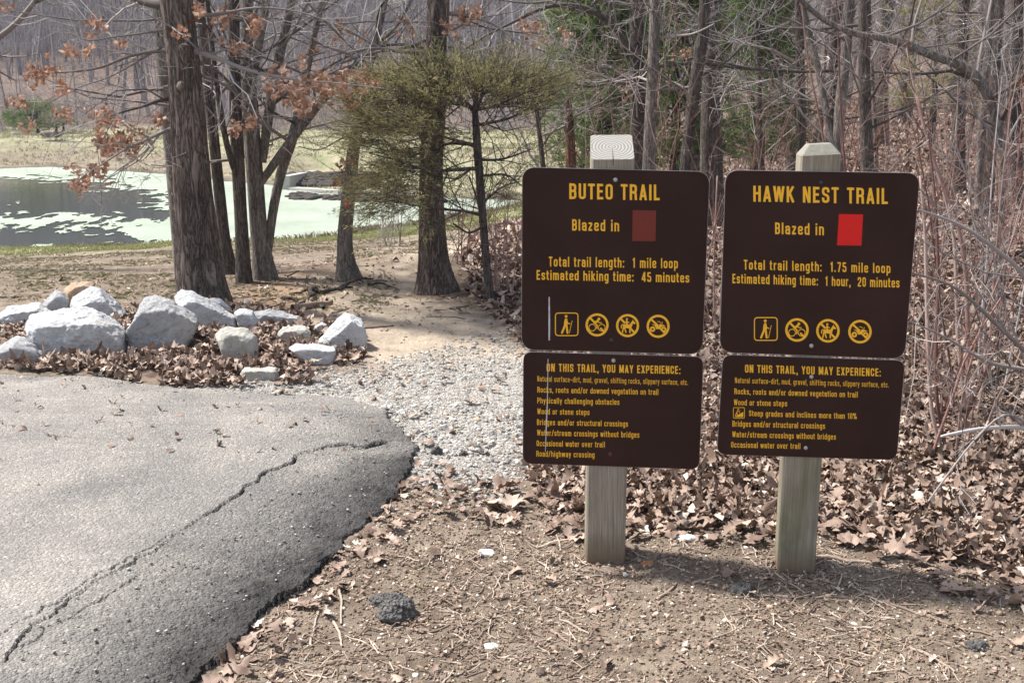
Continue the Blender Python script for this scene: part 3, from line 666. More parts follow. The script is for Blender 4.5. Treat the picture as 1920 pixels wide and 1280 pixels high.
def make_sign(base_px, yaw, wpx_bottom, top_py, cap, label, mat, upper, lower):
    g0 = at_z(base_px[0], base_px[1], 0.0); face = Face(g0, yaw)
    a, b = face.at(base_px[0] - wpx_bottom / 2, base_px[1]), face.at(base_px[0] + wpx_bottom / 2, base_px[1])
    wd = np.linalg.norm(b - a); ex = (b - a) / wd; ey = -face.n * 1.; c = (a + b) / 2; c = np.array([c[0], c[1], 0]) + ey * wd / 2
    top = face.at(base_px[2], top_py)[2]
    print('post', wd, 'top', top, 'Y', g0[1], 'sign width', np.linalg.norm(face.at(*upper['q'][0]) - face.at(*upper['q'][1])))
    root = empty('trail_sign', (c[0], c[1], 0), label, 'trail sign', 'trail signs on wooden posts')
    acc = Acc(); h = wd / 2; rws = np.r_[np.linspace(-.12, top, 24)]
    prof = []
    ch = .006; loop = [(-h + ch, -h), (h - ch, -h), (h, -h + ch), (h, h - ch), (h - ch, h), (-h + ch, h), (-h, h - ch), (-h, -h + ch)]
    V = []
    loc = lambda u, v, zz: np.array(c) + ex * u + ey * v + np.array([0, 0, zz])
    for zz in rws:
        for u, v in loop: V.append(loc(u, v, zz))
    n = len(loop); Fq = [[k * n + j, k * n + (j + 1) % n, k * n + n + (j + 1) % n, k * n + n + j] for k in range(len(rws) - 1) for j in range(n)]
    acc.add(V, np.array(Fq)); po = acc.build('post', mat, root, smooth=False)
    a3 = Acc()
    if cap == 'slope':      # single sawn slope showing the growth rings
        t = [loc(u, v, top + .0 + (v + h) / wd * wd * .52) for u, v in loop]; lo = [loc(u, v, top) for u, v in loop]
        a3.add(np.vstack([lo, t]), np.array([[j, (j + 1) % n, n + (j + 1) % n, n + j] for j in range(n)])); a3.F.append(np.arange(n, 2 * n)[None])
        ctr = loc(0, 0, top + wd * .26); mt = ring_mat(tuple(-ctr))
        a3.build('post_top', mt, root, smooth=False)
        a4 = Acc(); zt = lambda v: top + (v + h) * .52 + .0006
        a4.add([loc(-.0008, -h - .0006, top - .02), loc(.0014, -h - .0006, top - .02), loc(.0018, -h, zt(-h)), loc(-.0012, -h, zt(-h))], np.array([[0, 1, 2, 3]]))
        a4.add([loc(-.0015, -h, zt(-h)), loc(.0018, -h, zt(-h)), loc(.0006, .0, zt(0))], np.array([[0, 1, 2]])); a4.build('split_crack', M['darkbolt'], root, smooth=False)
    else:                   # four bevels round a small flat
        lo = [loc(u, v, top) for u, v in loop]; q = .58; t = [loc(u * q, v * q, top + wd * .26) for u, v in loop]
        a3.add(np.vstack([lo, t]), np.array([[j, (j + 1) % n, n + (j + 1) % n, n + j] for j in range(n)])); a3.F.append(np.arange(n, 2 * n)[None])
        a3.build('post_top', M['posttop'], root, smooth=False)
    for D, nm in ((upper, 'upper_panel'), (lower, 'lower_panel')):
        p = panel(face, root, D['q'], D['r'], nm)
        for tx in D['text']: text(face, p, *tx[:6], **(tx[6] if len(tx) > 6 else {}))
        for k in D.get('pict', []): pictogram(face, p, *k)
        for k in D['bolts']: bolt(face, p, *k)
        for pts, nm2, mt in D.get('marks', []): quadmark(face, p, pts, nm2, mt)
    return root
up1 = dict(q=[(979, 313), (1331, 321.5), (1317, 664), (977.5, 655)], r=26, text=[
    ('BUTEO TRAIL', 1067, 1237, 373, 375.6, 29.6), ('Blazed in', 1072.5, 1160.6, 432, 433.6, 21.5, dict(track=.16)),
    ('Total trail length:  1 mile loop', 1029, 1270.6, 499.2, 502.8, 18.8, dict(track=.16)), ('Estimated hiking time:  45 minutes', 1006, 1292, 524, 529.4, 18.3, dict(track=.14))],
    pict=[('hiker', 1062.5, 607.3, 22), ('bike', 1119.4, 608.4, 21.6), ('horse', 1176.5, 609.7, 21.6), ('quad', 1233.7, 611, 21.6)],
    bolts=[(1153.7, 336.9, 4.2, M['bolt']), (1146.5, 636.5, 4.2, M['darkbolt'])],
    marks=[([(1186, 393.6), (1230, 394.3), (1228.8, 452), (1185, 451.5)], 'colour_blaze', M['dullred']), ([(1028.6, 556), (1030.6, 556), (1031.6, 600), (1031.2, 637), (1028.4, 638), (1028.3, 600)], 'scratch', M['scratch'])])
lo1 = dict(q=[(981, 658.5), (1319, 668), (1311, 879), (980, 868)], r=17, text=[
    ('ON THIS TRAIL, YOU MAY EXPERIENCE:', 1024.7, 1275.5, 695.5, 700.3, 15), ('Natural surface-dirt, mud, gravel, shifting rocks, slippery surface, etc.', 1007.4, 1290, 714.2, 721, 10.5, dict(th=.125)),
    ('Rocks, roots and/or downed vegetation on trail', 1007.4, 1234.2, 734.9, 739.5, 11), ('Physically challenging obstacles', 1007.4, 1161.3, 755.2, 758.2, 11),
    ('Wood or stone steps', 1007.4, 1105.2, 775.5, 777.3, 11), ('Bridges and/or structural crossings', 1006.7, 1177.4, 795.6, 799, 11), ('Water/stream crossings without bridges', 1007, 1198.6, 815.4, 819.4, 11),
    ('Occasional water over trail', 1006, 1134, 835.2, 837.8, 11), ('Road/highway crossing', 1005.6, 1114.5, 854.6, 856.8, 11)],
    bolts=[(1150, 675, 4, M['bolt']), (1144, 850, 4, M['rust'])], marks=[([(1026.9, 672), (1028.2, 672), (1027, 760), (1024.6, 812), (1023, 846), (1022, 846), (1023.2, 800), (1025.8, 740)], 'scratch', M['scratch'])])
up2 = dict(q=[(1360, 318.5), (1725, 324), (1696, 672.5), (1348.5, 660)], r=26, text=[
    ('HAWK NEST TRAIL', 1411.9, 1664.4, 377.8, 382.6, 30), ('Blazed in', 1452.8, 1544.4, 438.6, 440.8, 22, dict(track=.16)),
    ('Total trail length:  1.75 mile loop', 1394.4, 1669, 504.8, 511.9, 18.5, dict(track=.16)), ('Estimated hiking time:  1 hour,  20 minutes', 1373, 1686, 530.6, 538.8, 18, dict(track=.14))],
    pict=[('hiker', 1435.7, 616, 22.2), ('bike', 1494, 617.8, 22), ('horse', 1552, 619.4, 22), ('quad', 1612, 621, 22)],
    bolts=[(1539, 342, 4, M['darkbolt']), (1521, 647.5, 4, M['bolt'])], marks=[([(1572.5, 401), (1617.8, 401.6), (1614.7, 460), (1569, 459.4)], 'colour_blaze', M['red'])])
lo2 = dict(q=[(1355, 664), (1697, 675), (1681, 861.5), (1343.5, 851)], r=18, text=[
    ('ON THIS TRAIL, YOU MAY EXPERIENCE:', 1396.5, 1651, 697.5, 704.8, 15), ('Natural surface-dirt, mud, gravel, shifting rocks, slippery surface, etc.', 1377.8, 1666, 717, 725.6, 10.5, dict(th=.125)),
    ('Rocks, roots and/or downed vegetation on trail', 1376.7, 1607.8, 738, 744.3, 11), ('Wood or stone steps', 1376, 1475.6, 758.6, 760.9, 11), ('Steep grades and inclines more than 10%', 1404, 1605.7, 779, 784.6, 11),
    ('Bridges and/or structural crossings', 1373, 1546.7, 798.5, 802.9, 11), ('Water/stream crossings without bridges', 1372.8, 1567, 818.3, 823.2, 11), ('Occasional water over trail', 1370.6, 1500.4, 837.7, 840.6, 11)],
    pict=[('steep', 1385.3, 773, 10.8)], bolts=[(1521, 705.4, 3.8, M['bolt']), (1510.4, 838.4, 3.8, M['bolt'])])
make_sign((1135, 1054, 1150), R(1.5), 74, 299, 'slope', 'left brown sign for BUTEO TRAIL with a faded dark red blaze, ring-grained post top', M['post'], up1, lo1)
make_sign((1493, 1076, 1537), R(7), 70, 291, 'bevel', 'right brown sign for HAWK NEST TRAIL with a bright red blaze, chamfered greenish post top', M['postg'], up2, lo2)
print('signs done')
# ------------------------------------------------------------------ boulders
def ico(sub):
    bm = bmesh.new(); bmesh.ops.create_icosphere(bm, subdivisions=sub, radius=1)
    V = np.array([v.co[:] for v in bm.verts]); Fq = np.array([[v.index for v in f.verts] for f in bm.faces]); bm.free(); return V, Fq
ICO = {k: ico(k) for k in (1, 2, 3, 4, 5, 6)}
def hull_planes(pts):
    bm = bmesh.new(); vv = [bm.verts.new(p) for p in pts]
    bmesh.ops.convex_hull(bm, input=vv); bm.normal_update()
    out = [(np.array(f.normal), np.array(f.verts[0].co)) for f in bm.faces if f.calc_area() > 1e-7]; bm.free(); return out
def soft_hull(pts, p=30, sub=5, amp=.03, seed=0, freq=6., cuts=0):
    """a stone: the convex shape of its corner points with broken, slightly rounded edges and a rough fractured surface"""
    pts = np.asarray(pts); c = pts.mean(0); U, Fq = ICO[sub]; size = np.ptp(pts, axis=0); U = U * (size + .25 * size.max()); U = U / np.linalg.norm(U, axis=1)[:, None]
    s = np.zeros(len(U)); gq = np.random.default_rng(seed)
    pls = [(n_, (v - c) @ n_) for n_, v in hull_planes(pts)]
    for q_ in range(cuts):                 # extra broken facets
        n_ = gq.normal(0, 1, 3); n_ /= np.linalg.norm(n_); pls.append((n_, ((pts - c) @ n_).max() * gq.uniform(.87, .99)))
    for n_, d in pls:
        if d < 0: n_, d = -n_, -d
        s += (np.clip(U @ n_, 0, None) / max(d, .004)) ** p
    r = s ** (-1 / p); V = c + U * r[:, None]; sc = size.mean()
    q = V / sc
    k = fbm(q * freq * .45, 3, seed); rid = 1 - np.abs(fbm(q * freq, 4, seed + 5)) * 2
    step = np.round(k * 5) / 5
    dsp = (step * .55 + k * .4) * amp * 1.5 + (rid - .6) * amp * .5 + fbm(q * freq * 5, 3, seed + 9) * amp * .35
    V = V + U * (dsp * sc)[:, None]
    return V, Fq
STONES = [  # outline in photo pixels, front shrink (x, y), front centre shift, depth ratio, material, label
 ([(38, 594), (56, 587), (112, 594), (135, 581), (180, 579), (193, 596), (225, 607), (249, 641), (225, 654), (150, 664), (99, 664), (62, 633)], (.9, .62), (0, 16), 1.0, 'rock', 'largest white boulder, long low wedge shape leaning on the left of the rock pile', 0),
 ([(236, 616), (270, 556), (315, 554), (377, 601), (338, 650), (300, 656), (249, 650)], (.96, .82), (-2, 8), .8, 'rockg', 'big grey angular boulder with a broad flat front face', 0),
 ([(120, 590), (129, 562), (165, 537), (184, 534), (210, 556), (246, 592), (240, 609), (195, 610), (130, 605)], (.8, .7), (8, 10), .9, 'rock', 'white peaked boulder behind the long wedge shaped one', .62),
 ([(112, 575), (118, 543), (139, 528), (161, 524), (178, 532), (176, 560), (131, 580)], (.75, .7), (0, 5), 1., 'rocko', 'orange tinted boulder peeking over the pile', 1.05),
 ([(75, 572), (109, 537), (129, 558), (128, 590), (101, 595), (78, 590)], (.8, .75), (2, 6), .9, 'rockg', 'grey pointed boulder just left of the orange one', .75),
 ([(-12, 592), (8, 577), (75, 564), (105, 584), (70, 602), (11, 616), (-12, 612)], (.85, .6), (0, 6), 1.2, 'rock', 'flat topped white boulder on the left behind the long wedge', .45),
 ([(-14, 654), (30, 627), (60, 639), (82, 667), (40, 680), (-8, 677)], (.8, .6), (0, 8), 1., 'rockg', 'low rough grey boulder cut by the left photo edge', 0),
 ([(323, 560), (339, 541), (360, 545), (397, 567), (452, 597), (454, 614), (412, 618), (370, 616), (335, 600)], (.8, .6), (6, 8), .8, 'rock', 'white boulder with a long sloping ridge in front of the big oak', .3),
 ([(386, 566), (392, 555), (412, 557), (437, 581), (440, 600), (405, 600)], (.8, .7), (0, 4), .8, 'rock', 'small white boulder tucked behind the sloping one', .75),
 ([(437, 586), (450, 578), (474, 581), (484, 601), (472, 614), (452, 613)], (.8, .6), (0, 5), 1., 'rock', 'small blocky white boulder at the left end of the slab', .25),
 ([(474, 583), (491, 577), (562, 592), (566, 607), (525, 608), (484, 603)], (.95, .55), (0, 5), 1.2, 'rockg', 'long flat grey slab behind the leaf patch', .4),
 ([(403, 629), (416, 612), (465, 614), (487, 631), (484, 669), (457, 678), (424, 666), (411, 646)], (.82, .7), (-2, 8), .9, 'rockc', 'upright white boulder standing alone in the dead leaves', 0),
 ([(521, 628), (529, 612), (574, 609), (585, 622), (574, 640), (540, 635)], (.9, .6), (0, 5), 1.4, 'rockc', 'cream flat topped stone half sunk in leaves', 0),
 ([(589, 612), (604, 603), (613, 609), (604, 620), (594, 619)], (.8, .7), (0, 2), 1., 'rock', 'tiny white stone behind the tilted boulder', 0),
 ([(592, 641), (650, 579), (679, 597), (688, 629), (660, 654), (619, 651)], (.8, .7), (10, 8), .8, 'rock', 'tilted triangular boulder at the right end of the pile', 0),
 ([(540, 650), (555, 643), (626, 649), (627, 671), (607, 682), (562, 664)], (.95, .65), (6, 6), 1.2, 'rock', 'flat white slab lying in front of the tilted boulder', 0),
 ([(448, 699), (456, 687), (517, 689), (525, 705), (491, 713)], (.9, .6), (0, 4), 1.5, 'rockc', 'low pale stone at the edge of the asphalt', 0)]
FOOT = []
for k, (pl, fs, sh, dr, mt, lab, back) in enumerate(STONES):
    P = np.array(pl, float); by = P[:, 1].max(); cx = P[:, 0].mean(); cy = P[:, 1].mean()
    gp = on_ground(cx, by if back == 0 else by); Yf = gp[1]
    if back: Yf = on_ground(cx, 640)[1] + back
    wid = np.ptp(P[:, 0]) / FPX * Yf * 1.0; hei = np.ptp(P[:, 1]) / FPX * Yf; th = max(.12, min(wid, hei * 1.6)) * dr * .75
    Ym = Yf + th * .35; C = np.array([cx, cy]); pts = []
    for p in P: pts.append(at_y(*p, Ym + th * .25 * (by - p[1]) / max(1, np.ptp(P[:, 1]))))
    for p in P:
        q = C + (p - C) * np.array(fs) + np.array(sh); pts.append(at_y(*q, Ym - th * .42))
        q = C + (p - C) * np.array([.72, .62]) + np.array([0, 2]); pts.append(at_y(*q, Ym + th * .62))
    pts = np.array(pts); zb = min(terrain(pts[:, :2]).min(), pts[:, 2].min()) - .05
    lowm = pts[:, 2] < pts[:, 2].min() + .4 * np.ptp(pts[:, 2]); low = pts[lowm].copy(); low[:, 2] = zb; low[:, :2] = low[:, :2].mean(0) + (low[:, :2] - low[:, :2].mean(0)) * .9
    pts = np.vstack([pts, low])
    V, Fq = soft_hull(pts, 200, 6 if wid > .3 else 5, .05, 100 + k * 13, 7., 17)
    FOOT.append((pts[:, 0].min() - .03, pts[:, 0].max() + .03, pts[:, 1].min() - .1, pts[:, 1].max(), pts[:, 2].max()))
    acc = Acc(); base = V.mean(0); base[2] = V[:, 2].min(); acc.add(V - base, Fq)
    o = acc.build('boulder', M[mt]); o.location = base
    tag(o, lab, 'boulder', 'limestone boulders beside the parking area')

# ------------------------------------------------------------------ scattered leaves, stones and sticks
def inpoly(n, poly, extra=None, box=None):
    poly = np.asarray(poly); lo, hi = poly.min(0), poly.max(0); out = []
    if box: lo, hi = np.maximum(lo, [box[0], box[2]]), np.minimum(hi, [box[1], box[3]])
    tot = 0
    for _ in range(60):
        Q = rng.uniform(lo, hi, (n * 2, 2)); Q = Q[sdf(Q, poly) < 0]
        if extra is not None: Q = Q[extra(Q)]
        out.append(Q); tot += len(Q)
        if tot >= n: break
    return np.concatenate(out)[:n]
def rotm(n, tilt):
    yaw = rng.uniform(0, 2 * math.pi, n); ax = rng.uniform(0, 2 * math.pi, n); t = tilt
    c, s = np.cos(yaw), np.sin(yaw); Rz = np.zeros((n, 3, 3)); Rz[:, 0, 0] = c; Rz[:, 0, 1] = -s; Rz[:, 1, 0] = s; Rz[:, 1, 1] = c; Rz[:, 2, 2] = 1
    u = np.stack([np.cos(ax), np.sin(ax), np.zeros(n)], 1); K = np.zeros((n, 3, 3))
    K[:, 0, 2] = u[:, 1]; K[:, 1, 2] = -u[:, 0]; K[:, 2, 0] = -u[:, 1]; K[:, 2, 1] = u[:, 0]
    I = np.eye(3)[None]; Rt = I + np.sin(t)[:, None, None] * K + (1 - np.cos(t))[:, None, None] * (K @ K)
    return Rt @ Rz
def leaves(acc, pos, size, tilt, fine=True, curlk=1.):
    """oak leaves: lobed blades, folded on the midrib and curled, one colour value each"""
    n = len(pos)
    if n == 0: return
    if fine:
        s = np.array([0, .1, .2, .34, .46, .6, .72, .86, 1.]); wd = np.array([.01, .13, .07, .28, .14, .33, .17, .22, .03])
    else:
        s = np.array([0, .45, 1.]); wd = np.array([.05, .30, .08])
    m = len(s); T = np.zeros((n, m, 3, 3)); L = size[:, None]
    curl = rng.normal(.3, 1.3, n)[:, None] * curlk; fold = rng.normal(.25, .4, n)[:, None]; edge = rng.normal(.0, 1.1, n)[:, None] * curlk
    wj = wd[None] * rng.uniform(.75, 1.2, (n, 1)) * (1 + rng.normal(0, .12, (n, m)))
    T[:, :, 1, 0] = (s - .5)[None] * L; T[:, :, 1, 2] = (curl * (s - .5)[None] ** 2 + .12 * np.sin(5 * s[None] + rng.uniform(0, 6, (n, 1)))) * L
    for side, sg in ((0, -1), (2, 1)):
        T[:, :, side, 0] = T[:, :, 1, 0] + .05 * L; T[:, :, side, 1] = sg * wj * L
        T[:, :, side, 2] = T[:, :, 1, 2] + (fold * wj + sg * edge * wj * (s - .4)[None]) * L
    A = T.reshape(n, -1, 3) @ np.transpose(rotm(n, tilt), (0, 2, 1)) + pos[:, None, :]
    i = (np.arange(m - 1)[:, None] * 3 + np.arange(2)[None]).ravel()
    Fq = np.stack([i, i + 1, i + 4, i + 3], -1)
    Fq = (Fq[None] + (np.arange(n) * m * 3)[:, None, None]).reshape(-1, 4)
    acc.add(A.reshape(-1, 3), Fq, np.repeat(np.clip(rng.normal(.5, .24, n), 0, 1), m * 3))
def drop_leaves(acc, Q, smin, smax, lift, fine=True, tiltmax=1.0):
    n = len(Q); rr_ = rng.random(n) ** 1.3; zz = terrain(Q, fine) + rng.uniform(.004, 1, n) ** 1.5 * lift + .006
    leaves(acc, np.c_[Q, zz], smin + (smax - smin) * rr_, np.abs(rng.normal(0, .5, n)).clip(0, tiltmax) * (1 if lift > .03 else .5), fine, 1. if lift > .03 else .45)
acc = Acc()
nf = lambda Q, th, f=1.3, s=5: fbm(np.c_[Q * f], 3, s) > th
woodnear = np.array([p for p in WOODL]); 
view = lambda Q: np.abs(Q[:, 0]) < .5 * Q[:, 1] + .4
Q = inpoly(24000, WOODL, view, (-.6, 4.2, 2.4, 7.2)); drop_leaves(acc, Q, .028, .085, .045, True)
Q = inpoly(9000, WOODL, view, (-.6, 4.2, 2.4, 7.2)); drop_leaves(acc, Q, .008, .035, .06, False)
Q = inpoly(26000, WOODL, view, (-1, 8, 7, 14)); drop_leaves(acc, Q, .05, .11, .06, False)
Q = inpoly(38000, WOODL, lambda Q: view(Q) & (rng.random(len(Q)) < (13.5 / np.maximum(Q[:, 1], 1)) ** .8), (-1, 24, 13.5, 46)); drop_leaves(acc, Q, .08, .18, .08, False)
tag(acc.build('woodland_leaves', M['leaf']), 'curled brown oak leaves covering the woodland floor behind the signs', 'fallen leaves', kind='stuff')
acc = Acc(); ROCKW = flat_poly([(-700, 640), (-100, 640), (60, 600), (400, 590), (560, 600), (690, 640), (720, 690), (640, 706), (560, 722), (450, 732), (330, 728), (200, 710), (100, 700), (-300, 676), (-700, 664)])
Q = inpoly(8500, ROCKW, lambda Q: (Q[:, 0] > -4.2) & (fbm(Q * 2.5, 3, 7) > -.28 + -.5 * (sdf(Q, ROCKL) < -.12)))
for f in FOOT: Q = Q[~((Q[:, 0] > f[0]) & (Q[:, 0] < f[1]) & (Q[:, 1] > f[2]) & (Q[:, 1] < f[3]))]
drop_leaves(acc, Q, .04, .095, .045, True)
tag(acc.build('rock_pile_leaves', M['leaf']), 'dead brown leaves drifted around the white boulders', 'fallen leaves', kind='stuff')
DIRT = flat_poly([(640, 1045), (760, 930), (800, 895), (900, 900), (1010, 930), (1130, 975), (1250, 975), (1440, 985), (1560, 978), (1660, 1008), (1850, 1062), (1960, 1100), (2200, 1500), (200, 1500), (390, 1290), (500, 1160)])
acc = Acc()
EDGE = flat_poly([(380, 1300), (450, 1200), (590, 1090), (700, 985), (776, 890), (830, 880), (1000, 930), (960, 990), (790, 960), (720, 1060), (600, 1150), (520, 1300)])
Q = inpoly(190, EDGE); drop_leaves(acc, Q, .03, .08, .012, True, .6)
Q = inpoly(110, DIRT); drop_leaves(acc, Q, .025, .07, .012, True, .6)
Q = inpoly(3200, DIRT, lambda Q: fbm(Q * 2.5, 3, 93) > -.2); drop_leaves(acc, Q, .006, .024, .006, False, .7)
LB = np.vstack([WOODL]); Q = inpoly(260, DIRT, lambda Q: sdf(Q, WOODL) < .3 * rng.random(len(Q)) ** 2); drop_leaves(acc, Q, .05, .11, .03, True, .8)
Q = np.c_[rng.uniform(-4, .5, 260), rng.uniform(7.5, 15, 260)]; Q = Q[sdf(Q, ROCKL) > .1]; drop_leaves(acc, Q, .03, .07, .015, False, .6)
Q = inpoly(70, ASPH, lambda Q: (np.abs(Q[:, 0]) < .5 * Q[:, 1]) & (sdf(Q, ASPH) > -1.2) & (sdf(Q, ASPH) < -.1), (-4, 0, 4.6, 7)); nq = len(Q); leaves(acc, np.c_[Q, np.full(nq, .08) + terrain(Q)], rng.uniform(.015, .05, nq), np.abs(rng.normal(0, .3, nq)), True)
Q = inpoly(100, GRAV); drop_leaves(acc, Q, .03, .08, .02, True, .6)
tag(acc.build('scattered_leaves', M['leaf']), 'single dry leaves blown over bare soil and gravel', 'fallen leaves', kind='stuff')
def stones(acc, pos, size, sub=1, flat=.6, smooth_=None):
    n = len(pos); U, Fq = ICO[sub] if sub else ICO[1]
    sc = np.stack([rng.uniform(.75, 1.25, n), rng.uniform(.6, 1., n), rng.uniform(flat * .7, flat * 1.2, n)], 1) * size[:, None] / 2
    W = U[None] * (1 + rng.normal(0, .15, (n, len(U)))[:, :, None]) * sc[:, None, :]
    A = W @ np.transpose(rotm(n, np.abs(rng.normal(0, .3, n))), (0, 2, 1)) + pos[:, None]
    acc.add(A.reshape(-1, 3), (Fq[None] + (np.arange(n) * len(U))[:, None, None]).reshape(-1, Fq.shape[1]), np.repeat(rng.random(n), len(U)))
acc = Acc()
bm = bmesh.new(); bmesh.ops.create_icosphere(bm, subdivisions=1, radius=1); bm.free()
def lay(Q, a, b, pw=1.6, sink=.1):
    s = a + (b - a) * rng.random(len(Q)) ** pw; return np.c_[Q, terrain(Q, True) + s * sink], s
GRAVX = flat_poly([(330, 728), (450, 712), (560, 700), (650, 680), (800, 645), (980, 630), (1180, 660), (1220, 770), (1150, 850), (980, 900), (880, 935), (790, 925), (760, 870), (700, 780), (600, 740), (450, 746)])
Q = inpoly(46000, GRAVX, lambda Q: rng.random(len(Q)) < np.clip(.9 - sstep(sdf(Q, GRAV) + .3 * fbm(Q * 2.5, 4, 5), -.25, .35), .02, 1)); P3, s = lay(Q, .0035, .018, 2.6, .0); stones(acc, P3, s, 1)
GR2 = flat_poly([(700, 760), (780, 900), (860, 960), (980, 930), (1000, 870), (1100, 830), (1000, 760)])
Q = inpoly(900, GR2); P3, s = lay(Q, .010, .04, 2.4); stones(acc, P3, s, 2)
GR3 = flat_poly([(330, 730), (600, 700), (980, 610), (1000, 700), (560, 745)])
Q = inpoly(1600, GR3); P3, s = lay(Q, .008, .035, 2.6); stones(acc, P3, s, 1)
tag(acc.build('path_gravel', M['pebble'], smooth=False), 'pale grey and cream gravel of the path beside the asphalt', 'gravel', kind='stuff')
acc = Acc()
Q = inpoly(36000, DIRT, lambda Q: Q[:, 1] > 2.1); P3, s = lay(Q, .0025, .013, 3., .2); stones(acc, P3, s, 1, .75)
Q = inpoly(900, DIRT, lambda Q: Q[:, 1] > 2.1); P3, s = lay(Q, .008, .022, 3.); stones(acc, P3, s, 2, .7)
Q = np.c_[rng.uniform(-3, .8, 2500), rng.uniform(6.2, 12, 2500)]; Q = Q[sdf(Q, ROCKL) > 0]; P3, s = lay(Q, .006, .03, 3.); stones(acc, P3, s, 1)
tag(acc.build('soil_crumbs', M['chip']), 'small crumbs, grit and pebbles strewn over the bare soil', 'soil crumbs', kind='stuff')
# loose aggregate on the asphalt
acc = Acc(); Q = inpoly(2600, ASPH, lambda Q: (Q[:, 1] > 2.1) & (Q[:, 0] > -.55 * Q[:, 1]) & (rng.random(len(Q)) < .25 + (sdf(Q, ASPH) > -.7) * .8) & (sdf(Q, ASPH) < -.06))
s = .003 + .011 * rng.random(len(Q)) ** 3; sdq = -sdf(Q, ASPH)
stones(acc, np.c_[Q, .072 - .042 * (1 - sstep(sdq, -.01, .55)) + terrain(Q) * sstep(Q[:, 1], 3, 6) + fbm(Q * 1.5, 3, 64) * .008 - np.where(Q[:, 1] > 5.5, .01, 0)], s, 1)
tag(acc.build('loose_aggregate', M['pebble']), 'tiny loose stones lying on the worn asphalt', 'grit', kind='stuff')
def stick(acc, x, y, L, r, yaw, lift=0, sides=5, a=None, wobble=.10, z0=None):
    n = max(3, int(L / .03) + 2); n = min(n, 9); t = np.linspace(-.5, .5, n)
    side = np.cumsum(rng.normal(0, wobble, n)) * L / n * 1.6; side -= side.mean()
    X = x + t * L * math.cos(yaw) - side * math.sin(yaw); Y = y + t * L * math.sin(yaw) + side * math.cos(yaw)
    zz = terrain(np.c_[X, Y], True) + r * .8 + lift * (t + .5) if z0 is None else np.full(n, z0)
    tube(acc, np.c_[X, Y, zz], r * np.linspace(1.1, .75, n), sides, rng.random() if a is None else a)
acc = Acc()
Q = inpoly(3400, DIRT, lambda Q: (Q[:, 1] > 2.15) & (np.abs(Q[:, 0]) < .5 * Q[:, 1] + .1) & (fbm(Q * 2.2, 3, 91) > -.18))
for x, y in Q: stick(acc, x, y, rng.uniform(.012, .085) * rng.uniform(.5, 1.3), rng.uniform(.0008, .003), rng.uniform(0, math.pi), rng.choice([0, 0, .01]))
Q = np.c_[rng.uniform(-3.4, .6, 160), rng.uniform(7, 14, 160)]
for x, y in Q: stick(acc, x, y, rng.uniform(.1, .35), rng.uniform(.003, .007), rng.uniform(0, math.pi), 0, 4, .2)
for x, y in inpoly(110, WOODL, lambda Q: np.abs(Q[:, 0]) < .5 * Q[:, 1], (-1, 5, 3, 9)): stick(acc, x, y, rng.uniform(.08, .4), rng.uniform(.002, .005), rng.uniform(0, math.pi), .06)
tag(acc.build('twig_litter', M['stick'], smooth=True), 'short broken twigs littered over the soil round the posts', 'twig litter', kind='stuff')
# larger sticks one can point at: pixel ends in the photo, thickness in pixels
for a, b, wp, lab in [((1005, 1025), (1100, 1012), 7, 'brown stick lying against the left post base'), ((1530, 1050), (1740, 1062), 8, 'long brown stick lying right of the right post base'), ((1695, 1052), (1850, 1056), 10, 'thick knobbly stick at the edge of the leaf litter'),
        ((1850, 1056), (1925, 1092), 6, 'thin dark stick at the far right leaf edge'), ((1655, 1130), (1860, 1195), 6, 'long dark stick on bare soil at lower right'), ((637, 1100), (640, 1170), 6, 'pale forked stick left of the asphalt lump'),
        ((625, 1165), (642, 1212), 6, 'bent pale stick below the forked one'), ((585, 1210), (598, 1150), 5, 'straight pale stick near the asphalt edge'), ((1052, 1165), (1105, 1190), 6, 'brown stick below the left post'),
        ((1035, 1185), (1080, 1215), 7, 'thick pale twig at bottom centre'), ((1230, 1125), (1268, 1095), 6, 'curved brown stick between the posts'), ((1705, 1215), (1790, 1262), 7, 'pale stick at the lower right corner'),
        ((1300, 1095), (1360, 1078), 5, 'thin stick touching the small asphalt lump'), ((1500, 1262), (1560, 1236), 5, 'short dark stick at the bottom right of centre'), ((985, 1085), (1035, 1130), 4, 'thin pale stick left of the left post'), ((548, 583), (622, 571), 13, 'dark driftwood branch on the path behind the rocks')]:
    A, B = on_ground(*a), on_ground(*b); acc = Acc(); c = (A + B) / 2; d = B - A
    r = wp / FPX * c[1] / 2; n = 12; t = np.linspace(0, 1, n); nrm = np.array([-d[1], d[0], 0]) / np.linalg.norm(d[:2])
    off = np.cumsum(rng.normal(0, .10, n)); off -= np.linspace(off[0], off[-1], n); PP = A + d * t[:, None] + nrm * (off * np.linalg.norm(d) * .12)[:, None]
    PP[:, 2] = terrain(PP, True) + r * .85; base = c.copy(); base[2] = PP[:, 2].min() - r
    tube(acc, PP - base, r * (1.15 - .5 * t) * rng.uniform(.85, 1.15, n), 7, rng.uniform(.25, .75))
    for q in range(rng.integers(1, 3)):
        k = rng.integers(3, n - 2); e = PP[k] - base; dd = d / np.linalg.norm(d) + nrm * rng.choice([-1, 1]) * .9
        tube(acc, [e, e + dd * r * 3 + [0, 0, r], e + dd * r * 6 + [0, 0, r * .6]], [r * .6, r * .45, r * .25], 5, .5)
    o = acc.build('fallen_stick', M['stick']); o.location = base; tag(o, lab, 'stick', 'sticks lying on the ground')
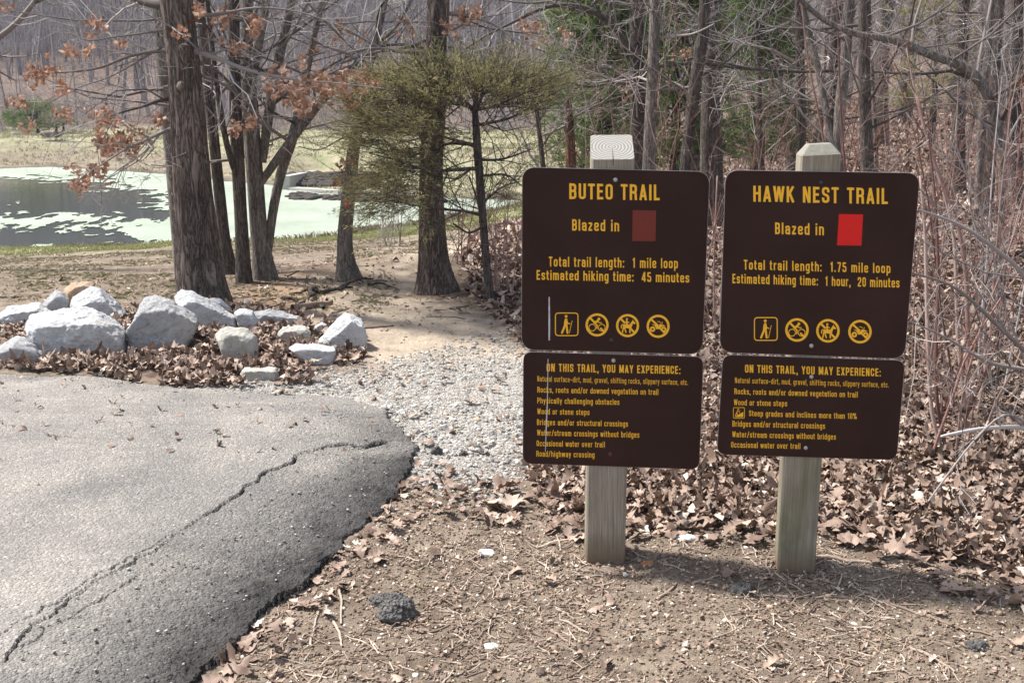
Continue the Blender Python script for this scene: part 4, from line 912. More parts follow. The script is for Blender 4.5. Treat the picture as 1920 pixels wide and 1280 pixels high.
# lumps of broken asphalt, pale flat stones
def lump(name, px, wpx, hpx, mat, lab, cat, group, seed, amp=.05, flat=.6, yaw=0, sub=4, parts=None):
    c = on_ground(*px); k = c[1] / FPX; wx = wpx * k; hz = max(.01, hpx * k); r_ = np.random.default_rng(seed)
    acc = Acc()
    for (ox, oy, sx, sy, sz) in (parts or [(0, 0, 1, .8, 1)]):
        pts = ICO[2][0] * np.array([wx * sx / 2, wx * sy / 2, hz * sz * .62]) * r_.uniform(.8, 1.1, (len(ICO[2][0]), 1))
        V, Fq = soft_hull(pts, 40, sub, amp, seed, 7)
        if name == 'asphalt_lump': V = V + (V / (np.linalg.norm(V, axis=1)[:, None])) * (fbm(V * 130, 2, seed)[:, None] * .006)
        acc.add(V + np.array([ox * wx, oy * wx, hz * sz * .34]), Fq, r_.random())
    o = acc.build(name, mat); o.location = (c[0], c[1], terrain(c[None], True)[0] - .004 - (.22 * hz if name == 'asphalt_lump' else 0)); o.rotation_euler = (0, 0, yaw)
    return tag(o, lab, cat, group)
m, t, b = newmat('broken_asphalt', .95, .25); g_ = N(t); co = g_.coord(); vc = g_.n('ShaderNodeTexVoronoi'); vc.inputs['Scale'].default_value = 120; g_.l(co, vc.inputs['Vector'])
sc_ = g_.n('ShaderNodeSeparateColor'); g_.l(vc.outputs['Color'], sc_.inputs[0])
g_.l(g_.mix(.5, g_.ramp(g_.noise(co, 30, 4), [(.3, (.055, .052, .05)), (.7, (.16, .15, .142))]), g_.ramp(sc_.outputs[0], [(0, .3), (.8, .55), (1, .95)]), 'OVERLAY'), b.inputs['Base Color']); g_.bump(vc.outputs['Distance'], b, .9, -.008)
M['lump'] = m
AG = 'lumps of broken asphalt'
lump('asphalt_lump', (742, 1152), 84, 68, M['lump'], 'largest black asphalt lump, hooked shape on soil beside the pavement edge', 'asphalt lump', AG, 5, .07, parts=[(0, 0, 1, .9, .95), (-.32, .62, .95, .5, .62)], sub=5)
lump('asphalt_lump', (1390, 1108), 62, 30, M['lump'], 'flat black asphalt lump between the two posts', 'asphalt lump', AG, 6, .06, yaw=-.4)
lump('asphalt_lump', (1832, 1212), 56, 22, M['lump'], 'half buried dark lump at lower right', 'asphalt lump', AG, 8, .06)
lump('asphalt_lump', (819, 852), 24, 26, M['lump'], 'small black lump on the gravel near the pavement corner', 'asphalt lump', AG, 9, .06)
lump('asphalt_lump', (869, 854), 20, 18, M['lump'], 'tiny grey black lump on the gravel', 'asphalt lump', AG, 10, .06)
SG = 'pale stones on the bare soil'
lump('flat_stone', (912, 1036), 40, 10, M['whitestone'], 'flat white stone left of the left post', 'stone', SG, 11, .03)
lump('flat_stone', (1284, 1008), 50, 13, M['whitestone'], 'broad flat pale stone between the posts by the leaves', 'stone', SG, 12, .03, yaw=.4)
lump('flat_stone', (920, 1208), 34, 7, M['whitestone'], 'narrow white chip of stone near the bottom centre', 'stone', SG, 13, .03, yaw=.2)
lump('brick_chip', (1212, 1055), 32, 9, M['redchip'], 'orange red chip at the foot of the left post', 'stone', SG, 14, .03, yaw=.4)
lump('flat_stone', (1513, 690 + 0), 1, 1, M['whitestone'], '', 'stone', SG, 15) if 0 else None
lump('flat_stone', (973, 664), 20, 8, M['rocko'], 'tan oval stone at the back of the gravel path', 'stone', SG, 16, .03)
# asphalt surface litter: a pale dry leaf and small weeds
def weed(px, s, lab, nl=7, wide=.3):
    c = on_ground(*px); acc = Acc(); k = s * c[1] / FPX
    for q in range(nl):
        a = rng.uniform(0, 6.28); L = k * rng.uniform(.6, 1.); d = np.array([math.cos(a), math.sin(a), rng.uniform(.5, 1.2)]); d /= np.linalg.norm(d); sdv = np.array([-math.sin(a), math.cos(a), 0]) * L * wide
        p0 = np.array([0, 0, .0]); p1 = p0 + d * L * .5; p2 = p0 + d * L + np.array([0, 0, -.25 * L])
        acc.add([p0 - sdv * .15, p0 + sdv * .15, p1 + sdv * .6, p2, p1 - sdv * .6], np.array([[0, 1, 2, 3, 4]]), rng.random())
    o = acc.build('weed', M['weed']); o.location = c + np.array([0, 0, .004]); tag(o, lab, 'weed', 'small green weeds')
weed((110, 674), 26, 'green weed sprouting under the largest white boulder', 9)
o_ = None
weed((718, 849), 13, 'tiny weed growing in the pavement crack', 6)
def tufts(Q, hmin, hmax, wid, blades, mat, name, lab, cat, lean=.5):
    n = len(Q) * blades; B = np.repeat(Q, blades, 0) + rng.normal(0, .03 + wid * 2, (n, 2)); zz = terrain(B)
    a = rng.uniform(0, 6.28, n); L = rng.uniform(hmin, hmax, n); le = np.abs(rng.normal(0, lean, n)); sx = np.c_[-np.sin(a), np.cos(a), 0 * a] * wid
    b0 = np.c_[B, zz - .01]; m1 = b0 + np.c_[np.cos(a) * le * .35, np.sin(a) * le * .35, 0 * a + .6] * L[:, None]; tp = b0 + np.c_[np.cos(a) * le, np.sin(a) * le, .95 - .25 * le] * L[:, None]
    V = np.stack([b0 - sx, b0 + sx, m1 + sx * .7, tp, m1 - sx * .7], 1).reshape(-1, 3); ac = Acc()
    ac.add(V, (np.arange(5)[None] + 5 * np.arange(n)[:, None]), np.repeat(np.clip(rng.normal(.5, .25, n), 0, 1), 5))
    tag(ac.build(name, mat, smooth=False), lab, cat, kind='stuff')
Q = rng.uniform([-11, 15], [2.5, 33], (60000, 2)); d_ = sdf(Q, POND) + fbm(Q * 1.2, 4, 5) * 1.2; Q = Q[(d_ > .5) & (d_ < 6.5) & (Q[:, 0] < .12 * Q[:, 1] - 2.2) & (rng.random(len(Q)) < .5) & (np.abs(Q[:, 0]) < .5 * Q[:, 1])]
tufts(Q[:11000], .02, .07, .006, 4, M['grass'], 'shore_grass', 'short green grass along the near pond shore', 'grass')
Q = rng.uniform([-34, 34], [6, 64], (60000, 2)); d_ = sdf(Q, POND) + fbm(Q * .5, 4, 5) * 1.; Q = Q[(d_ > .4) & (Q[:, 1] > 38) & (fbm(Q * .7, 4, 8) > -.1) & (np.abs(Q[:, 0]) < .52 * Q[:, 1])]
tufts(Q[:9000], .03, .13, .014, 4, M['drygrass'], 'bank_grass', 'pale yellow green grass on the far pond bank', 'grass')
Q = rng.uniform([-14, 14], [3, 36], (60000, 2)); d_ = sdf(Q, POND) + fbm(Q * .9, 4, 15) * .5; Q = Q[(np.abs(d_ - .15) < .45) & (Q[:, 1] < 38) & (np.abs(Q[:, 0]) < .52 * Q[:, 1])]
tufts(Q[:2200], .05, .24, .008, 4, M['drygrass'], 'reed_fringe', 'dry straw coloured fringe along the water edge', 'grass')
Q = inpoly(140, DIRT, lambda Q: Q[:, 1] > 2.2); Q = Q[fbm(Q * 3, 3, 19) > .12]
tufts(Q[:60], .008, .03, .0015, 10, M['grass'], 'soil_grass', 'sparse green grass sprigs in the bare soil', 'grass', .9)
Q = np.c_[rng.uniform(-8, 1.2, 26000), rng.uniform(7.6, 25, 26000)]; Q = Q[(sdf(Q, ROCKL) > .1) & (sdf(Q, POND) > .6) & (np.abs(Q[:, 0]) < .5 * Q[:, 1]) & (fbm(Q * .8, 4, 44) > -.12) & (sdf(Q, WOODL) > 0)]
keep_ = (Q[:, 0] < -.9 - .0 * Q[:, 1]) | (rng.random(len(Q)) < .12); Q = Q[keep_]
tufts(Q[:9000], .012, .05, .003, 4, M['drygrass'], 'thatch', 'flattened dead grass on the slope between boulders and pond', 'grass', 1.3)
acc = Acc(); Q = np.c_[rng.uniform(-8, .6, 3600), rng.uniform(7.4, 20, 3600)]; Q = Q[(sdf(Q, ROCKL) > 0) & (sdf(Q, POND) > 1) & (fbm(Q * .7, 3, 45) > -.05)]; drop_leaves(acc, Q, .02, .06, .012, False, .5)
tag(acc.build('slope_leaves', M['leaf']), 'thin sprinkling of dead leaves on the slope above the pond', 'fallen leaves', kind='stuff')
# two geese on the far bank
def goose(px, face, lab):
    c = on_ground(*px); root = None; acc = Acc(); s = 1.25; f = face
    body = [(-.36, .24, .02), (-.28, .25, .07), (-.12, .24, .13), (.06, .24, .14), (.2, .27, .10), (.27, .33, .06), (.29, .42, .04), (.29, .54, .034), (.31, .60, .045), (.36, .605, .035), (.43, .59, .012)]
    Pb = np.array([(f * x * s, 0, zz * s) for x, zz, r in body]); tube(acc, Pb, [r * s for *_, r in body], 12)
    nv = len(acc.V[0]); acc.A[0] = np.repeat([.75, .5, .5, .55, .8, .5, 0, 0, 0, .1, 0], 12)[:nv]
    for sx in (-.05, .05): tube(acc, [(f * .02, sx * s, .16 * s), (f * .0, sx * s, 0)], [.014, .012], 5, .05)
    o = acc.build('goose', M['goose']); o.location = c; tag(o, lab, 'goose', 'geese on the far bank')
goose((93, 264), 1, 'goose standing on the far bank, the left of two'); goose((106, 263), 1, 'goose standing on the far bank, the right of two')

# ------------------------------------------------------------------ concrete spillway at the far shore
def wall(acc, a, b, za, zb, z0, th):
    a, b = np.array(a, float), np.array(b, float); d = (b - a) / np.linalg.norm(b - a); nv = np.array([-d[1], d[0]]) * th / 2; V = []
    for p, zt in ((a, za), (b, zb)):
        for sg in (-1, 1):
            q = p + nv * sg; V += [(q[0], q[1], z0), (q[0], q[1], zt)]
    acc.add(V, np.array([[0, 4, 5, 1], [2, 3, 7, 6], [1, 5, 7, 3], [0, 1, 3, 2], [4, 6, 7, 5]]))
sp = at_z(536, 356, PZ)[:2]; e2 = at_z(690, 365, PZ)[:2]; zt = lambda px, py, Y: at_y(px, py, Y)[2]
root = empty('spillway', (sp[0], sp[1], PZ), 'low concrete spillway with dark stones and a rusty plate on the far shore', 'spillway')
Yb = sp[1] + 5; bk = at_y(588, 340, Yb)[:2]; bk2 = at_y(700, 345, Yb)[:2]
acc = Acc(); wall(acc, sp, bk, zt(538, 330, sp[1]), zt(586, 320, Yb), PZ - .3, .28); acc.build('wing_wall', M['concrete'], root, smooth=False)
acc = Acc(); wall(acc, at_y(545, 352, sp[1] + .1)[:2], at_y(640, 358, e2[1])[:2], zt(545, 351, sp[1]), zt(640, 357, e2[1]), PZ - .3, .3); acc.build('apron_curb', M['concrete'], root, smooth=False)
acc = Acc(); wall(acc, at_y(655, 358, e2[1])[:2], at_y(990, 374, e2[1] + 2)[:2], zt(655, 357, e2[1]), zt(990, 372, e2[1] + 2), PZ - .3, .35); acc.build('apron_curb', M['concrete'], root, smooth=False)
acc = Acc(); wall(acc, at_y(780, 345, Yb)[:2], at_y(995, 352, Yb + 1)[:2], zt(780, 332, Yb), zt(995, 335, Yb + 1), PZ - .3, .5); acc.build('rear_wall', M['concrete'], root, smooth=False)
acc = Acc()
for row in range(5):
    for k in range(10):
        px = 552 + k * 16 + rng.uniform(-4, 4); py = 349 - row * 5 + rng.uniform(-1, 1); Y = sp[1] + 1.2 + row * .55; c = at_y(px, py, Y)
        V, Fq = soft_hull(ICO[1][0] * np.array([.42, .3, .16]) * rng.uniform(.8, 1.15, (len(ICO[1][0]), 1)), 30, 3, .05, int(rng.integers(999))); acc.add(V + c, Fq, rng.random())
tag(acc.build('stone_facing', M['darkstone'], root), None)
acc = Acc(); Y = sp[1] + .9; a, b = at_y(625, 356, Y), at_y(648, 356, Y); wall(acc, a[:2], b[:2], at_y(625, 333, Y)[2], at_y(648, 333, Y)[2], PZ, .06); acc.build('rusty_plate', M['rust'], root, smooth=False)
acc = Acc()
for k in range(160):
    px = rng.uniform(545, 830); py = 362 + (px - 545) * .035 + rng.uniform(0, 11); c = at_z(px, py, PZ + .02); V, Fq = ICO[1]; acc.add(V * np.array([.2, .2, .07]) * rng.uniform(.4, 1.3) * rng.uniform(.8, 1.2, (len(V), 1)) + c, Fq, rng.random())
tag(acc.build('shore_debris', M['darkstone']), 'dark muddy debris lying before the spillway curb', 'debris', kind='stuff')
print('small things done')
#NEXT
# ------------------------------------------------------------------ trees: growth helpers
def depth(P): return P[1] * CP + (EYE - P[2]) * SP
def grow(out, p, d, L, r, lvl, g, up=.10, wander=.27, nchild=(6, 5), seg=None, start=.2):
    """a limb that wanders and carries side twigs; every limb is stored as (points, radii, level)"""
    n = seg or (7, 5, 4, 3)[min(lvl, 3)]; pts = [p]; d = d / np.linalg.norm(d)
    for k in range(n - 1):
        d = d + g.normal(0, wander, 3) + np.array([0, 0, up]); d /= np.linalg.norm(d); pts.append(pts[-1] + d * L / (n - 1))
    pts = np.array(pts); out.append((pts, np.linspace(r, max(r * .3, .0012), n), lvl))
    if lvl - 1 < len(nchild) and lvl <= len(nchild):
        nc = nchild[lvl - 1]
        for k in range(nc):
            t = start + (1 - start) * (k + g.random()) / nc; i = min(int(t * (n - 1)), n - 2); f = t * (n - 1) - i
            q = pts[i] * (1 - f) + pts[i + 1] * f; ax = pts[i + 1] - pts[i]; ax /= np.linalg.norm(ax)
            s = g.normal(0, 1, 3); s -= s @ ax * ax; s /= np.linalg.norm(s); a = g.uniform(.5, 1.05)
            grow(out, q, ax * math.cos(a) + s * math.sin(a), L * g.uniform(.3, .55) * (1.1 - .5 * t), r * .45 * (1 - .4 * t), lvl + 1, g, up, wander * 1.2, nchild, None, .25)
SIDES = (9, 5, 3, 3, 3)
def put(acc, limbs, a=.4, spread=.2, g=rng):
    for pts, rad, lvl in limbs: tube(acc, pts, rad, SIDES[min(lvl, 4)] if lvl else 9, np.clip(a + .22 - min(rad[0] * 32, .6) + g.normal(0, spread), 0, 1), cap=False)
def px_limb(L, Y0, Y1=None):
    L = np.array(L, float); Y1 = Y0 if Y1 is None else Y1; out = []
    s = np.r_[0, np.cumsum(np.hypot(*np.diff(L[:, :2], axis=0).T))]; s /= s[-1]
    for (x, y, w_), t in zip(L, s):
        p = at_y(x, y, Y0 + (Y1 - Y0) * t); out.append([*p, w_ / 2 * depth(p) / FPX])
    return np.array(out)
def side_limbs(out, main, g, n, zmin, L, r, nchild=(5, 4), up=.05, zmax=99, prefer=None):
    zs = main[:, 2]; ok = np.where((zs > zmin) & (zs < zmax))[0]
    ok = ok[ok < len(main) - 1]
    for k in range(n if len(ok) else 0):
        i = g.choice(ok); a = g.uniform(0, 6.28) if prefer is None else prefer + g.normal(0, .8)
        d = np.array([math.cos(a), math.sin(a), g.uniform(.0, 1.1)])
        grow(out, main[i, :3], d, L * g.uniform(.5, 1.2), min(main[i, 3] * .4, r) * g.uniform(.5, 1.1), 1, g, up, .2, nchild)
def extend(main, H, g):
    """carry a trunk on above the top of the photograph to its full height"""
    d = main[-1, :3] - main[-4, :3]; d /= np.linalg.norm(d); d = d * .6 + np.array([0, 0, .5]); p, r = main[-1, :3], main[-1, 3]; out = [main]; n = 10; step = max(.3, (H - p[2]) / n)
    for k in range(n):
        d = d + g.normal(0, .08, 3); d[2] = max(d[2], .5); d /= np.linalg.norm(d); p = p + d * step; out.append(np.array([[*p, r * (1 - .85 * (k + 1) / n)]]))
    return np.vstack(out)
def hang(acc, clusters, Y, dy=.35, size=(.028, .065)):
    for cx, cy, rx, ry, n in clusters:
        n = int(n * .95)
        nc = max(3, n // 4); C = np.c_[rng.normal(cx, rx * .55, nc), rng.normal(cy, ry * .55, nc), Y + rng.normal(0, dy, nc)]
        k = rng.integers(0, nc, n); P3 = np.array([at_y(C[i, 0] + rng.normal(0, 5), C[i, 1] + rng.normal(2, 6), C[i, 2] + rng.normal(0, .05)) for i in k])
        leaves(acc, P3, rng.uniform(*size, n), rng.uniform(.9, 2.3, n), True)
def rough_trunk(acc, main, sides, amp, seed, n=None, flare=0):
    M_ = resample(main, n or max(12, int(len(main) * 3)), 1); k0 = acc.n
    tube(acc, M_[:, :3], M_[:, 3], sides, .5, cap=False); V = acc.V[-1]
    c = np.repeat(M_[:, :3], sides, 0); rr = np.repeat(M_[:, 3], sides); o = V - c; un = o / (np.linalg.norm(o, axis=1)[:, None] + 1e-9)
    an = np.arctan2(o[:, 1], o[:, 0]); per = np.c_[np.cos(an) * 1.0, np.sin(an) * 1.0]
    h = fbm(np.c_[per * 6.5, c[:, 2:3] * 1.6], 4, seed); rid = 1 - 2 * np.abs(fbm(np.c_[per * 9, c[:, 2:3] * 1.1], 3, seed + 3))
    big = fbm(np.c_[per * 1.1, c[:, 2:3] * .6], 2, seed + 7); z0 = M_[0, 2]
    lobes = fbm(np.c_[per * 1.6, np.zeros((len(per), 1))], 2, seed + 9)
    fl = np.exp(-np.clip(c[:, 2] - z0, 0, None) / .16) * flare * (.7 + 1.3 * np.clip(lobes + .2, 0, None))
    acc.V[-1] = V + un * (rr * (h * amp + rid * amp * .7 + big * .07 + fl - .10))[:, None]
def named_tree(name, label, base, mains, H=14, mat='bark', nbr=8, zmin=1.2, Lb=2.2, limbs=(), leafc=(), sides=20, amp=.06, group=None, twig='twig', seed=1, cut=False, extra=None, flare=.12, cat='tree', Y=None, nch=(6, 5), rows=None):
    g = np.random.default_rng(seed); gp = on_ground(*base); Y = Y or gp[1]
    root = empty(name, tuple(gp), label, cat, group)
    tr, cr = Acc(), Acc(); out = []
    for k, Lp in enumerate(mains):
        m = px_limb(Lp, Y, Y + (g.uniform(-.3, .3) if k else 0)); 
        if k == 0: m = np.vstack([[m[0, 0], m[0, 1], min(m[0, 2], gp[2]) - .12, m[0, 3] * 1.05], m])
        m = resample(m, max(14, len(m) * 4)); 
        vis = m
        if not cut or k: m = extend(m, H * (1 if k == 0 else g.uniform(.6, .9)), g)
        rough_trunk(tr, m, sides if k == 0 else max(10, sides // 2), amp, seed + k, (rows or 150) if k == 0 else 90, flare if k == 0 else 0)
        side_limbs(out, vis, g, nbr, gp[2] + zmin, Lb, .016, nch)
        if not cut: side_limbs(out, m, g, 9, gp[2] + 3.5, 3.2, .05, (4, 3), .1)
    for Lp, dy in limbs:
        m = px_limb(Lp, Y, Y + dy); m = resample(m, len(m) * 3); out.append((m[:, :3], m[:, 3], 1))
        for k in range(max(3, len(m) // 2)):
            i = g.integers(1, len(m) - 1); ax = m[i + 1, :3] - m[i, :3]; ax /= np.linalg.norm(ax); s = g.normal(0, 1, 3); s -= s @ ax * ax; s /= np.linalg.norm(s)
            grow(out, m[i, :3], ax * .7 + s * .7, g.uniform(.3, .9), m[i, 3] * .5, 2, g, .03, .3, (4, 4, 3))
    put(cr, out, .45, .25, g)
    tr.build('trunk', M[mat], root); 
    if out: cr.build('crown', M[twig], root)
    if leafc:
        la = Acc(); hang(la, leafc, Y); la.build('dry_leaves', M['hangleaf'], root)
    if extra: extra(root, Y)
    return root
def knob(root, Y, pxs):
    for px, py, r in pxs:
        acc = Acc(); c = at_y(px, py, Y - .19); k = r * Y / FPX; V, Fq = ICO[3]; acc.add(V * np.array([k, k * .8, k]) * (1 + .12 * fbm(V * 2, 3, int(px)))[:, None] + c, Fq, .5); acc.build('burl', M['oak'], root)
named_tree('oak_tree', 'thick trunked oak rising behind the white boulders, with low leafy limbs', (385, 572),
    [[(386, 572, 112), (379, 545, 100), (374, 500, 93), (369, 440, 86), (361, 360, 78), (356, 290, 75), (350, 200, 70), (345, 130, 67), (337, 60, 65), (330, 0, 65)]], 17, 'oak', 0, 1, 2,
    limbs=[([(312, 95, 9), (292, 95, 7), (240, 105, 6), (190, 128, 5), (140, 135, 4), (95, 137, 3), (42, 143, 2)], .3), ([(310, 55, 6), (250, 66, 4), (200, 70, 3), (165, 82, 3), (120, 55, 2)], .4), ([(316, 185, 10), (300, 187, 8), (270, 200, 5), (215, 214, 3), (180, 230, 2)], -.3),
           ([(320, 243, 9), (300, 250, 7), (262, 268, 5), (230, 282, 4), (190, 310, 3), (160, 325, 2), (140, 345, 2)], -.5), ([(316, 10, 24), (285, 10, 16), (262, 4, 12), (230, -12, 10), (150, -50, 7)], .3), ([(300, 90, 5), (250, 120, 4), (200, 150, 3), (150, 160, 2), (80, 200, 2)], .5),
           ([(345, 92, 15), (365, 96, 11), (400, 105, 10), (450, 128, 8), (520, 145, 6), (580, 152, 5), (650, 158, 3), (720, 166, 2)], -.6), ([(362, 30, 9), (420, 28, 6), (470, 12, 5), (560, 20, 3), (640, 50, 2)], -.3), ([(366, 140, 7), (410, 150, 5), (460, 190, 4), (500, 230, 2)], .5)],
    leafc=[(225, 265, 42, 24, 260), (172, 330, 24, 20, 90), (150, 345, 16, 10, 40), (190, 215, 22, 14, 50), (205, 225, 18, 10, 40), (60, 140, 28, 14, 50), (90, 130, 22, 12, 40), (115, 160, 8, 18, 25), (165, 95, 14, 10, 25), (185, 45, 12, 18, 35), (130, 92, 12, 8, 18), (225, 85, 10, 8, 20), (50, 190, 25, 10, 25), (110, 215, 30, 14, 30), (300, 222, 14, 10, 30), (55, 235, 10, 8, 15),
           (560, 165, 40, 24, 160), (640, 158, 50, 20, 240), (700, 160, 24, 14, 90), (560, 195, 30, 14, 70), (660, 185, 20, 16, 60), (515, 165, 14, 12, 40), (440, 92, 22, 10, 50), (480, 52, 14, 18, 50), (420, 30, 25, 14, 50), (370, 15, 18, 12, 40), (440, 235, 14, 10, 40), (470, 220, 12, 14, 30), (565, 115, 6, 10, 14), (340, 55, 16, 12, 30)],
    sides=72, amp=.055, seed=3, extra=lambda r, Y: knob(r, Y, [(346, 92, 10), (340, 162, 9)]), flare=.1, rows=240)
CL = 'trees on the near pond bank'
named_tree('bank_tree', 'slim trunk half hidden just left behind the thick oak', (345, 516), [[(346, 516, 38), (335, 420, 34), (325, 300, 32), (314, 200, 31), (306, 100, 30), (298, 0, 30)]], 15, 'barkl', 4, 1., 2, seed=5, group=CL)
named_tree('bank_tree', 'slender dark leaning tree first to the right of the thick oak', (432, 514), [[(433, 514, 40), (427, 490, 29), (420, 450, 25), (408, 330, 23), (398, 230, 22), (388, 140, 20), (378, 40, 18), (374, 0, 17)]], 13, 'bark', 5, .9, 1.6, seed=6, group=CL)
named_tree('bank_tree', 'straight dark trunk with a bare hollow at its foot, middle of the pond side cluster', (457, 530), [[(458, 530, 34), (456, 500, 29), (454, 450, 27), (450, 380, 26), (446, 300, 27), (441, 200, 24), (440, 100, 22), (438, 0, 22)], [(452, 350, 12), (434, 305, 13), (421, 255, 12), (413, 200, 11), (405, 150, 9)]], 14, 'bark', 5, .9, 1.6, seed=7, group=CL)
named_tree('bank_tree', 'pale multi-stemmed tree forking into crossing leaning stems over the pond', (497, 522), [[(500, 523, 52), (493, 495, 41), (488, 460, 36), (483, 400, 33), (476, 300, 33), (470, 220, 33), (466, 130, 32), (463, 60, 22), (466, 0, 20)], [(470, 160, 20), (478, 110, 21), (488, 65, 19), (500, 0, 17)],
    [(502, 470, 18), (508, 420, 18), (514, 380, 19), (527, 320, 20), (548, 262, 22), (557, 232, 21), (568, 170, 15), (580, 110, 14), (590, 60, 12), (606, 0, 11)], [(488, 345, 14), (508, 315, 18), (530, 285, 18), (556, 250, 18), (590, 205, 17), (630, 160, 14), (662, 125, 11), (700, 85, 8), (740, 60, 6)], [(492, 305, 16), (500, 240, 20), (512, 160, 22), (527, 90, 18), (540, 40, 17), (548, 0, 16)]],
    14, 'barkl', 5, 1.0, 1.6, seed=8, group=CL, leafc=[(650, 60, 30, 20, 40), (600, 90, 20, 20, 25)])
def blaze(root, Y):
    acc = Acc(); c = at_y(651, 381, Y - .155); k = Y / FPX; V, Fq = ICO[3]; acc.add(V * np.array([5 * k, .012, 7 * k]) * (1 + .2 * fbm(V * 3, 2, 5))[:, None] + c, Fq); acc.build('paint_blaze', M['blaze'], root)
named_tree('bank_tree', 'single curved tree with an orange paint spot beside the footpath', (655, 522), [[(656, 524, 62), (650, 508, 42), (647, 490, 33), (646, 440, 30), (652, 380, 28), (659, 310, 26), (668, 240, 24), (680, 180, 22), (692, 120, 20), (708, 60, 16), (722, 0, 14)]], 12, 'barkl', 6, 1.0, 1.8,
    limbs=[([(690, 130, 9), (665, 108, 7), (640, 95, 6), (600, 85, 4), (560, 60, 3)], .4), ([(700, 90, 8), (740, 80, 6), (790, 92, 5), (850, 88, 3)], -.4), ([(668, 250, 5), (640, 258, 3), (600, 285, 2), (560, 275, 2)], .2)], leafc=[(652, 300, 18, 14, 36), (668, 345, 18, 12, 40), (640, 320, 8, 10, 14)], seed=9, group=CL, extra=blaze, flare=.15)
named_tree('bank_tree', 'broad straight trunk with flared roots behind the olive cedar', (815, 546), [[(818, 548, 96), (815, 530, 72), (812, 500, 62), (810, 450, 55), (808, 380, 50), (808, 300, 47), (815, 200, 45), (818, 100, 42), (820, 0, 39)]], 16, 'oak', 4, 1.6, 2.4,
    limbs=[([(830, 60, 9), (780, 85, 7), (730, 95, 5), (690, 100, 4), (640, 120, 2)], .5), ([(800, 100, 8), (750, 98, 7), (700, 88, 5), (650, 100, 3)], -.4), ([(835, 25, 9), (880, 30, 6), (930, 45, 4), (980, 90, 3)], -.4), ([(835, 60, 6), (860, 95, 5), (845, 120, 3)], -.3)], leafc=[(880, 25, 30, 16, 90), (845, 45, 20, 12, 30), (770, 50, 18, 14, 30)], seed=10, group=CL, sides=40, amp=.05, flare=.15, rows=170)
# exposed roots beside the path
acc = Acc()
for A_, B_, w_ in [((600, 545), (572, 585), 9), ((590, 548), (540, 552), 7), ((595, 552), (640, 540), 8), ((640, 545), (700, 530), 7), ((560, 566), (520, 560), 7), ((600, 580), (545, 566), 6), ((690, 535), (735, 540), 5)]:
    a, b_ = on_ground(*A_), on_ground(*B_); t = np.linspace(0, 1, 12)[:, None]; Pm = a + (b_ - a) * t; Pm[:, :2] += np.cumsum(rng.normal(0, .018, (12, 2)), 0); Pm[:, 2] = terrain(Pm) + .012 + .05 * np.sin(t[:, 0] * 3.1) * rng.random(); tube(acc, Pm, w_ / 2 * a[1] / FPX * np.linspace(1.2, .5, 12), 8, .5)
tag(acc.build('tree_root', M['bark']), 'gnarled brown roots exposed in the worn path', 'tree roots')

# olive cedar by the path
def sprays(acc, P3, d, L, g, wid=.085):
    n = len(P3); s = g.normal(0, 1, (n, 3)); s -= (s * d).sum(1)[:, None] * d; s /= np.linalg.norm(s, axis=1)[:, None]
    V = np.stack([P3 - s * (L * wid)[:, None] * .4, P3 + d * (L * .55)[:, None] + s * (L * wid)[:, None], P3 + d * L[:, None], P3 + d * (L * .5)[:, None] - s * (L * wid)[:, None]], 1).reshape(-1, 3)
    acc.add(V, np.arange(4)[None] + 4 * np.arange(n)[:, None], np.repeat(np.clip(g.normal(.5, .22, n), 0, 1), 4))
def needle_mass(acc, wood, C, Rr, nbr, g, trunk, L=(.02, .055), per=42, up=.25):
    """feathery sprays along short branchlets that fan out through one bough"""
    for k in range(nbr):
        o = g.normal(0, .55, 3) * Rr; p = C + o; d = (p - trunk); d[2] *= .4; d = d / (np.linalg.norm(d) + 1e-6) + g.normal(0, .45, 3) + np.array([0, 0, up]); d /= np.linalg.norm(d)
        ln = g.uniform(.12, .32); tube(wood, [p - d * ln * .4, p, p + d * ln], [.003, .0022, .001], 3, .3, cap=False)
        t = g.random(per); dd = d[None] + g.normal(0, .55, (per, 3)); dd /= np.linalg.norm(dd, axis=1)[:, None]
        sprays(acc, p + d * (t * ln)[:, None] + g.normal(0, .012, (per, 3)), dd, g.uniform(*L, per), g)
g = np.random.default_rng(33); gp = on_ground(921, 572); Y = gp[1]
root = empty('cedar_tree', tuple(gp), 'small olive green cedar with a thin bent stem and flat lopsided crown', 'tree')
tr, wd_, nd = Acc(), Acc(), Acc()
m = px_limb([(922, 574, 22), (917, 540, 18), (910, 470, 16), (905, 400, 16), (900, 340, 17), (895, 280, 17), (892, 230, 14), (890, 205, 12), (893, 180, 8), (905, 150, 5)], Y); m = np.vstack([[m[0, 0], m[0, 1], m[0, 2] - .1, m[0, 3]], m]); rough_trunk(tr, m, 12, .08, 4, 50)
